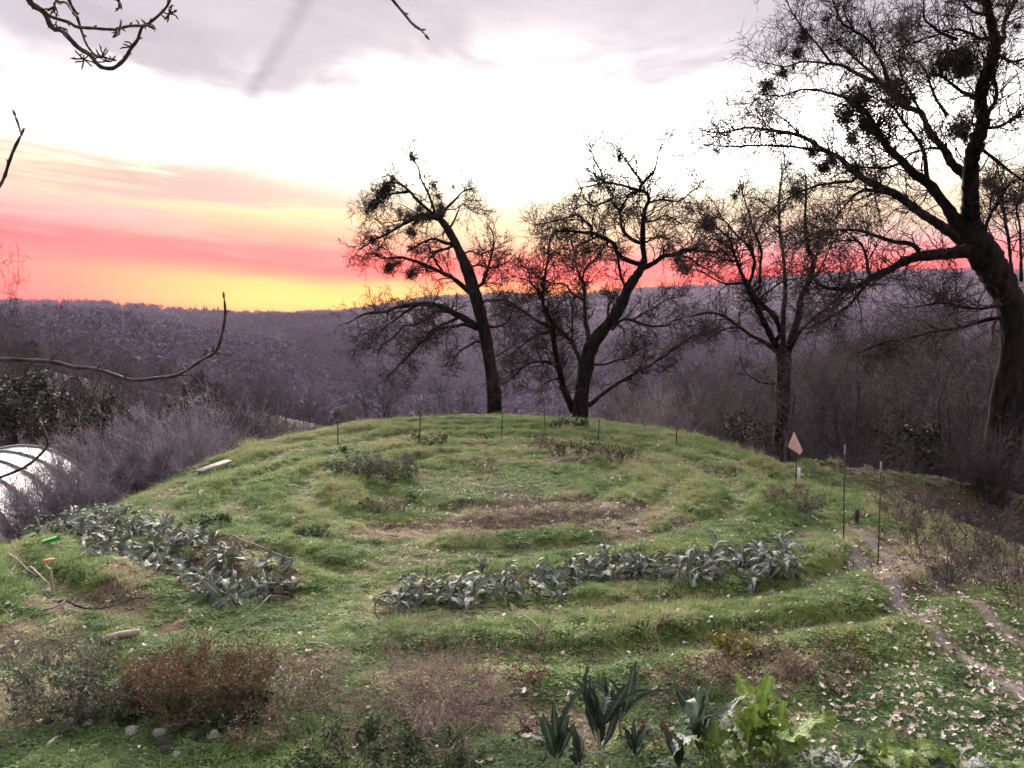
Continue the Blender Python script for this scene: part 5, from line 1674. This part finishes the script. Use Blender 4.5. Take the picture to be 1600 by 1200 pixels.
line_thing('stick', 'long thin stick on the left edge of the garden below the plank', 'stick', [(268, 782), (300, 772), (332, 764)], .022, .016, M_PALEW, .05)


def plank(label, u0, v0, u1, v1, w_, th, mat, name='plank'):
    a, b = gnd(u0, v0), gnd(u1, v1)
    c = (a + b) / 2; d = b - a; L = np.linalg.norm(d)
    o = obj(name, mesh_np(name, *box_vf(-L / 2, L / 2, -w_ / 2, w_ / 2, 0, th)), mat, None, (c[0], c[1], max(a[2], b[2]) + .04))
    bv = o.modifiers.new('edge', 'BEVEL'); bv.width = .006
    o.rotation_euler = (0, -math.atan2(d[2], math.hypot(d[0], d[1])), math.atan2(d[1], d[0]))
    return tag(o, label, 'plank')


plank('pale weathered plank lying on the left edge of the garden', 310, 744, 358, 727, .24, .05, M_PALEW)
p = gnd(190, 1002)
lg = obj('log', mesh_np('log', *tubes(np.array([[(-.19, 0, .06), (-.18, 0, .06), (0, .01, .065), (.18, 0, .06), (.19, 0, .06)]]), np.array([[.02, .045, .042, .04, .02]]), 9), True), M_PALEW, None, tuple(p), (0, R(-6), .3))
tag(lg, 'short barkless white log at left behind the russet shrub', 'log')
p = gnd(60, 1192)
t_ = leafy('white_leaf', 'single upright pale leaf in the bottom left corner', 'leaf', p, [K_DROOP[4]], 1, M_PALEW, STEMS[0], M_STEM, g, None, .62, 0, (.9, 1.0), .16, lean=(0, .3, .6))


# stones and chunks of wood at the lower left
def stone_mesh(seed):
    gg = np.random.default_rng(seed)
    n, m = 6, 9
    V = [(0, 0, 1.0)]
    for i in range(1, n):
        for j in range(m):
            th_ = math.pi * i / n; ph_ = 2 * math.pi * j / m
            r = 1 + .28 * gg.normal() * .6
            V.append((r * math.sin(th_) * math.cos(ph_), r * math.sin(th_) * math.sin(ph_), r * math.cos(th_)))
    V.append((0, 0, -1.0))
    F = []
    for j in range(m):
        F.append((0, 1 + j, 1 + (j + 1) % m))
        F.append((len(V) - 1, 1 + (n - 2) * m + (j + 1) % m, 1 + (n - 2) * m + j))
    for i in range(n - 2):
        for j in range(m):
            a_ = 1 + i * m + j; b_ = 1 + i * m + (j + 1) % m
            F += [(a_, a_ + m, b_ + m), (a_, b_ + m, b_)]
    return mesh_np('stone', np.array(V), np.array(F))


ST = [stone_mesh(i) for i in range(4)]
M_ST1 = mat_noise('pale_stone', (.11, .10, .092), (.27, .25, .24), 4, .9, .15, .4)
M_ST2 = mat_noise('dark_stone', (.018, .016, .015), (.055, .050, .046), 4, .9, .15, .4)
for i, (u, v, s_, mt, lab) in enumerate([
        (206, 1148, .062, M_ST1, 'pale stone lying alone left of the stone pile'), (265, 1138, .045, M_ST1, 'small pale stone at the top of the stone pile'),
        (250, 1150, .055, M_ST1, 'flat pale stone in the middle of the stone pile'), (258, 1164, .06, M_ST2, 'dark stone in the middle of the stone pile'),
        (258, 1176, .05, M_ST2, 'dark stone at the foot of the stone pile'), (276, 1184, .04, M_ST1, 'small pale stone at the foot of the stone pile'),
        (288, 1136, .055, M_ST2, 'dark round stone right of the stone pile top'), (314, 1150, .07, M_ST2, 'largest dark stone, right of the stone pile'),
        (332, 1154, .06, M_ST1, 'pale stone touching the largest dark stone'), (140, 1134, .05, M_ST1, 'flat pale stone below the sage shrub'),
        (168, 1138, .05, M_ST2, 'dark flat stone between the sage shrub and the pale lone stone'), (76, 1128, .05, M_ST2, 'dark stone under the left end of the sage shrub'),
        (108, 1132, .042, M_ST1, 'tiny pale stone under the sage shrub')]):
    p = gnd(u, v)
    o = obj('stone', ST[i % 4], None, None, (p[0], p[1], p[2] + s_ * .35), (g.uniform(0, .4), g.uniform(0, .4), g.uniform(0, 6.28)), (s_ * 1.25, s_, s_ * .7))
    if not o.data.materials: o.data.materials.append(mt)
    o.material_slots[0].link = 'OBJECT'; o.material_slots[0].material = mt
    tag(o, lab, 'stone', 'stones at the lower left')

# ================================================================== FRUIT TREE WHOSE TWIGS HANG INTO VIEW
M_FRUIT = mat_noise('fruit_tree_bark', (.014, .012, .012), (.070, .060, .058), 30, .75, .25, .2)
M_BUD = mat_noise('buds', (.060, .035, .028), (.150, .095, .070), 40, .7, .2)
FD = 2.4
bx, by = -3.6, 1.5
zb = gz(bx, by)
ft = thing('fruit_tree', 'bare budded fruit tree whose twigs hang in from the left and above', 'tree', (bx, by, zb))
o3 = np.array([bx, by, zb])
Pt = resample(np.array([(bx, by, zb - .2), (bx + .05, by + .05, zb + 1.0), (bx + .12, by, zb + 2.2), (bx + .25, by + .1, zb + 3.6), (bx + .4, by + .15, zb + 4.6)]), 14)
obj('trunk', mesh_np('trunk', *tubes((Pt - o3)[None], np.linspace(.11, .03, 14)[None], 10), True), M_FRUIT, ft)
TW = [  # picture path, distance, start/end diameter (px), height fraction on the trunk where its limb begins (None: springs from another twig)
    ([(-60, 556), (0, 561), (77, 565), (117, 574), (152, 577), (194, 591), (215, 594), (252, 590), (280, 585), (317, 561), (336, 551), (345, 530), (352, 492), (350, 466)], 2.3, 6.5, 3.4, .34),
    ([(-60, 765), (0, 746), (40, 729), (60, 713), (74, 696), (72, 681), (66, 666)], 2.5, 4.5, 3.2, .22),
    ([(-40, 330), (0, 290), (14, 254), (22, 233), (34, 209)], 2.6, 5, 3.5, .50),
    ([(34, 210), (29, 195), (24, 181)], 2.6, 3.6, 3.0, None),
    ([(20, -60), (46, 0), (52, 8), (70, 20), (78, 38), (86, 46), (96, 47), (122, 74), (140, 85), (155, 103), (170, 107), (180, 105), (195, 92), (205, 75), (215, 62), (222, 42), (232, 37), (250, 22), (262, 8), (270, -12)], 2.4, 9, 2.6, .72),
    ([(66, 15), (80, 26), (108, 35), (120, 42), (145, 44), (180, 46), (200, 41), (224, 40)], 2.4, 4.5, 3.4, None),
    ([(98, -40), (108, 0), (118, 20), (125, 40), (130, 55), (137, 72), (150, 87), (160, 89), (172, 92)], 2.45, 5, 2.6, .80),
    ([(70, -20), (90, 2), (103, 4), (113, 18)], 2.42, 4, 2.4, .78),
    ([(560, -70), (612, -2), (632, 22), (645, 38), (658, 47), (664, 54)], 2.3, 4, 3.4, .95),
    ([(182, -30), (188, 4)], 2.4, 4, 3, .9),
]
spurs = []
for uv, d_, w0, w1, f in TW:
    w0 *= 1.2; w1 *= 1.25
    uv = np.array(uv, float)
    n_ = max(8, len(uv) * 3)
    q = resample(uv, n_)
    P = px(q[:, 0], q[:, 1], np.full(n_, d_) + .10 * np.sin(np.linspace(0, 3, n_)))
    wv_ = np.linspace(w0, w1, n_) * .5 * d_ / FPX
    if f is not None:
        a0 = Pt[int(f * 13)]
        lead = resample(np.array([a0, a0 * .6 + P[0] * .4 + np.array([0, 0, .12]), P[0]]), 8)[:-1]
        P = np.concatenate([lead, P]); wv_ = np.concatenate([np.linspace(wv_[0] * 2.6, wv_[0], 8)[:-1], wv_])
    wv_ = wv_ * (1 + .10 * np.sin(np.arange(len(wv_)) * 2.4))
    wv_[-1] *= .3
    obj('twig', mesh_np('twig', *tubes((P - o3)[None], wv_[None], 8), True), M_FRUIT, ft)
    m_ = d_ / FPX
    # buds along the last stretch
    for k in range(len(uv) - 1):
        if uv[k][1] > -5 and k % 2 == 1 and uv[k][0] > -5:
            spurs.append((uv[k][0], uv[k][1], d_, 8))
    spurs.append((uv[-1][0], uv[-1][1], d_, 5))


def bud_mesh():
    z = np.array([0, .25, .55, .85, 1.0]); r = np.array([.12, .20, .19, .10, .01])
    return mesh_np('bud', *tubes(np.stack([0 * z, 0 * z, z], -1)[None], r[None], 7), True)


BUD = bud_mesh()
gg = np.random.default_rng(77)


def bud(u, v, d_, len_px, rot):
    p = px(u, v, d_ + .1 * 0) - o3
    o = obj('bud', BUD, M_BUD, ft, tuple(p), rot, len_px * d_ / FPX)
    return o


def depth_on(uv, d_, u, v):
    n_ = max(8, len(uv) * 3); q = resample(np.array(uv, float), n_)
    i = int(np.argmin(np.hypot(q[:, 0] - u, q[:, 1] - v)))
    return d_ + .10 * math.sin(np.linspace(0, 3, n_)[i]), q[i]


for uv, d_, w0, w1, f in TW:
    for k in range(1, len(uv)):
        u, v = uv[k]
        if v < -5 or u < -5: continue
        dd, q = depth_on(uv, d_, u, v)
        last = k == len(uv) - 1
        if last or k % 2 == 0:
            tgt = np.array(uv[k], float) - np.array(uv[k - 1], float)
            ang_ = math.atan2(tgt[0], -tgt[1]) + (0 if last else random.choice((-.7, .7)))
            bud(q[0], q[1], dd, 11 if last else 8, (0, ang_, 0))
# spur clusters
for (u, v, d_, nsp) in [(86, 10, 2.4, 9), (130, 92, 2.42, 10), (187, 48, 2.42, 8), (226, 38, 2.46, 9), (264, 22, 2.45, 9), (206, 72, 2.48, 6), (90, 44, 2.42, 6), (160, 88, 2.47, 6), (168, 96, 2.45, 5), (186, 4, 2.4, 5)]:
    c = px(u, v, d_) - o3; m_ = d_ / FPX
    S = 5
    d = unit(gg.normal(size=(nsp, 3)) * np.array([1, .6, 1])); P = np.zeros((nsp, S, 3)); P[:, 0] = c
    for s in range(1, S):
        d = unit(d + .45 * gg.normal(size=(nsp, 3))); P[:, s] = P[:, s - 1] + d * 4.6 * m_
    Rr = np.tile(np.array([1.3, 1.2, 1.1, 1.3, .3]) * m_, (nsp, 1))
    obj('spur', mesh_np('spur', *tubes(P, Rr, 5), True), M_FRUIT, ft)
for (u, v, u2, v2, d_) in [(79, 565, 84, 553, 2.35), (194, 590, 199, 582, 2.37), (318, 560, 324, 545, 2.4), (333, 552, 333, 540, 2.38), (280, 585, 294, 587, 2.4), (336, 552, 343, 553, 2.38), (152, 577, 158, 568, 2.38)]:
    a = px(u, v, d_) - o3; b = px(u2, v2, d_ - .02) - o3
    obj('spur', mesh_np('spur', *tubes(np.array([[a, (a + b) / 2, b, b * 1.0]]), np.array([[1.3, 1.6, 1.4, .3]]) * d_ / FPX, 6), True), M_FRUIT, ft)

# ================================================================== GRASS, WEEDS, LEAF LITTER
def clump(seed, n, hmin, hmax, spread, wid, flop=.5):
    gg = np.random.default_rng(seed)
    b = np.stack([gg.normal(size=n) * spread, gg.normal(size=n) * spread, np.full(n, -.01)], -1)
    an = gg.uniform(0, 6.28, n); h = gg.uniform(hmin, hmax, n); fl = gg.uniform(.1, 1, n) * flop
    o = np.stack([np.cos(an), np.sin(an), 0 * an], -1); s = np.stack([-np.sin(an), np.cos(an), 0 * an], -1)
    w = (wid * gg.uniform(.7, 1.3, n))[:, None]; up = np.array([0, 0, 1.0])
    m1 = b + up * (h * .55)[:, None] + o * (h * fl * .35)[:, None]
    tp = b + up * (h * (1 - .35 * fl))[:, None] + o * (h * fl)[:, None]
    V = np.stack([b - s * w, b + s * w, m1 + s * w * .8, m1 - s * w * .8, tp + s * w * .12, tp - s * w * .12], 1).reshape(-1, 3)
    k = np.arange(n)[:, None] * 6
    F = np.concatenate([k + np.array([[0, 1, 2, 3]]), k + np.array([[3, 2, 4, 5]])])
    return mesh_np('clump', V, F)


def forb(seed, n, size):
    gg = np.random.default_rng(seed)
    C = np.stack([gg.normal(size=n) * .05, gg.normal(size=n) * .05, gg.uniform(.01, .075, n)], -1)
    a = unit(gg.normal(size=(n, 3)) * np.array([1, 1, .35])); b = unit(np.cross(a, np.array([0, 0, 1.0]) + .4 * gg.normal(size=(n, 3))))
    s = (size * gg.uniform(.6, 1.3, n))[:, None]
    V = np.stack([C - a * s, C + b * s * .6, C + a * s, C - b * s * .6], 1).reshape(-1, 3)
    return mesh_np('forb', V, np.arange(4 * n).reshape(-1, 4))


M_GRASS = mat_tint('grass_blades', [(0, (.024, .048, .018)), (.3, (.064, .120, .040)), (.55, (.122, .195, .066)), (.78, (.190, .242, .094)), (1, (.270, .235, .150))], .35, .75, .15, .22)
c_grass = proto_collection('grass', [clump(1, 34, .05, .12, .05, .0032), clump(2, 34, .06, .15, .055, .003, .8), clump(3, 30, .04, .09, .06, .0035, .9), clump(4, 26, .07, .17, .05, .003, .5),
                                     forb(5, 46, .016), forb(6, 40, .020), forb(7, 60, .012), clump(8, 30, .12, .30, .05, .003, .7), clump(9, 24, .14, .34, .06, .003, 1.0)], M_GRASS)
g = np.random.default_rng(4242)
N0 = 175000
yy = g.uniform(4.2, 36, N0); xx = g.uniform(-1, 1, N0) * (.74 * yy + 3.0)
rho = np.minimum(330, 330 * (7.0 / yy) ** 1.15)
acc = rho * (2 * (.74 * yy + 3.0)); acc = acc / acc.max()
k = (g.random(N0) < acc * .98) & (xx > -13) & (xx < 13.5)
xx, yy = xx[k], yy[k]
pz = plateau(xx, yy)
so = soil_mask(xx, yy)
keep = (pz > -3.2) & (g.random(len(xx)) > .80 * sstep(.25, .9, so + .25 * fbm(xx * 2.5, yy * 2.5, 2)))
xx, yy, so = xx[keep], yy[keep], so[keep]
trk = np.minimum(poly_dist(xx, yy, TRACK_A), poly_dist(xx, yy, TRACK_B))
keep = g.random(len(xx)) > .92 * sstep(.22, .08, trk)
xx, yy, so = xx[keep], yy[keep], so[keep]
rp = ridge_profile(xx, yy); n = len(xx)
bedk = np.minimum(poly_dist(xx, yy, [tuple(q) for q in row_r]) / .5, poly_dist(xx, yy, [tuple(q) for q in row_l]) / .85)
litk = sstep(1000, 1400, xx / yy * FPX + 800) * sstep(12, 8.5, yy)
big = 1 + .55 * sstep(9, 26, yy)
patch = fbm(xx * .6 + 11, yy * .6, 3)
sc = big * .8 * (.5 + .75 * rp + .5 * np.clip(patch, -.5, .8) + .5 * np.clip(fbm(xx * 2.3, yy * 2.3, 2), -.3, .6)) * g.uniform(.6, 1.25, n)
sc = np.maximum(sc * (1 - .55 * sstep(1.2, .7, bedk)) * (1 - .35 * litk), .22)
tint = .38 + .24 * rp + .42 * patch + .22 * vnoise(xx * 2.7 + 5, yy * 2.7) + g.normal(0, .14, n) + .55 * sstep(.3, .8, so) + .20 * sstep(10, 24, yy) * (1 - .3 * rp)
idx = np.where(g.random(n) < .50, g.integers(0, 4, n), g.integers(4, 7, n))
tuft = (bedk > 1.1) & (g.random(n) < (1 - litk) * (.03) + (1 - litk) * .12 * sstep(.1, .5, fbm(xx * 1.4 + 70, yy * 1.4, 3)))
idx = np.where(tuft, g.integers(7, 9, n), idx)
tint = tint + np.where(tuft, .12, 0)
scl = np.stack([big * .95 * g.uniform(.8, 1.25, n), big * .95 * g.uniform(.8, 1.25, n), sc], -1)
scatter('grass', np.stack([xx, yy, garden_z(xx, yy)], -1), np.stack([g.normal(0, .12, n), g.normal(0, .12, n), g.uniform(0, 6.28, n)], -1), scl, idx, np.clip(tint, 0, .97), c_grass,
        'short green grass and weeds covering the beds and paths', 'grass')
print('grass clumps', n)


def dead_leaf(seed):
    gg = np.random.default_rng(seed)
    n = 7
    t = np.linspace(0, 1, n)
    w = np.array([.03, .16, .27, .18, .30, .20, .02]) * (1 + .22 * gg.normal(size=n)); c = .9 * gg.normal(); cu = gg.uniform(.1, .9)
    V = []
    for i in range(n):
        for s in (-1, 0, 1):
            V.append((t[i] - .5 + .04 * gg.normal(), s * w[i] * (1 + .25 * gg.normal()), cu * s * s * w[i] + c * (t[i] - .5) ** 2 + .03 * gg.normal()))
    i = np.arange(n - 1)[:, None] * 3 + np.arange(2)[None]
    return mesh_np('dead_leaf', np.array(V), np.stack([i, i + 1, i + 4, i + 3], -1).reshape(-1, 4))


M_LITTER = mat_tint('dead_leaves', [(0, (.070, .050, .036)), (.3, (.170, .132, .100)), (.6, (.350, .300, .255)), (1, (.560, .510, .470))], .1, .8, .2, 0)
c_leaf = proto_collection('litter', [dead_leaf(i) for i in range(12)], M_LITTER)
N0 = 80000
yy = g.uniform(4.3, 24, N0); xx = g.uniform(-.74, .95, N0) * yy
u_ = xx / yy * FPX + 800
n2 = fbm(xx * .8 + 40, yy * .8, 3) + .8 * vnoise(xx * 3.3, yy * 3.3)
dn = .13 + .9 * sstep(900, 1450, u_) * sstep(12.5, 8.5, yy) + .55 * sstep(1290, 1400, u_) * sstep(17, 11, yy)
dn = dn + .17 * sstep(9.6, 8.0, yy) + 1.0 * np.exp(-(((xx - .55) / 1.9) ** 2 + ((yy - 14.9) / 1.5) ** 2))
dn = dn * np.clip(.55 + 1.3 * n2, .04, 2.2) * .85
keep = (g.random(N0) < dn * (yy / 14.0)) & (plateau(xx, yy) > -2.5)
xx, yy = xx[keep], yy[keep]; n = len(xx)
scatter('leaf_litter', np.stack([xx, yy, garden_z(xx, yy) + g.uniform(.02, .075, n)], -1), np.stack([g.normal(0, .5, n), g.normal(0, .5, n), g.uniform(0, 6.28, n)], -1), g.uniform(.032, .082, n) * (1 + .25 * sstep(9, 16, yy)),
        g.integers(0, 12, n), np.clip(g.beta(1.9, 1.6, n), 0, 1), c_leaf, 'pale fallen leaves scattered over the grass', 'leaves')
print('litter', n)
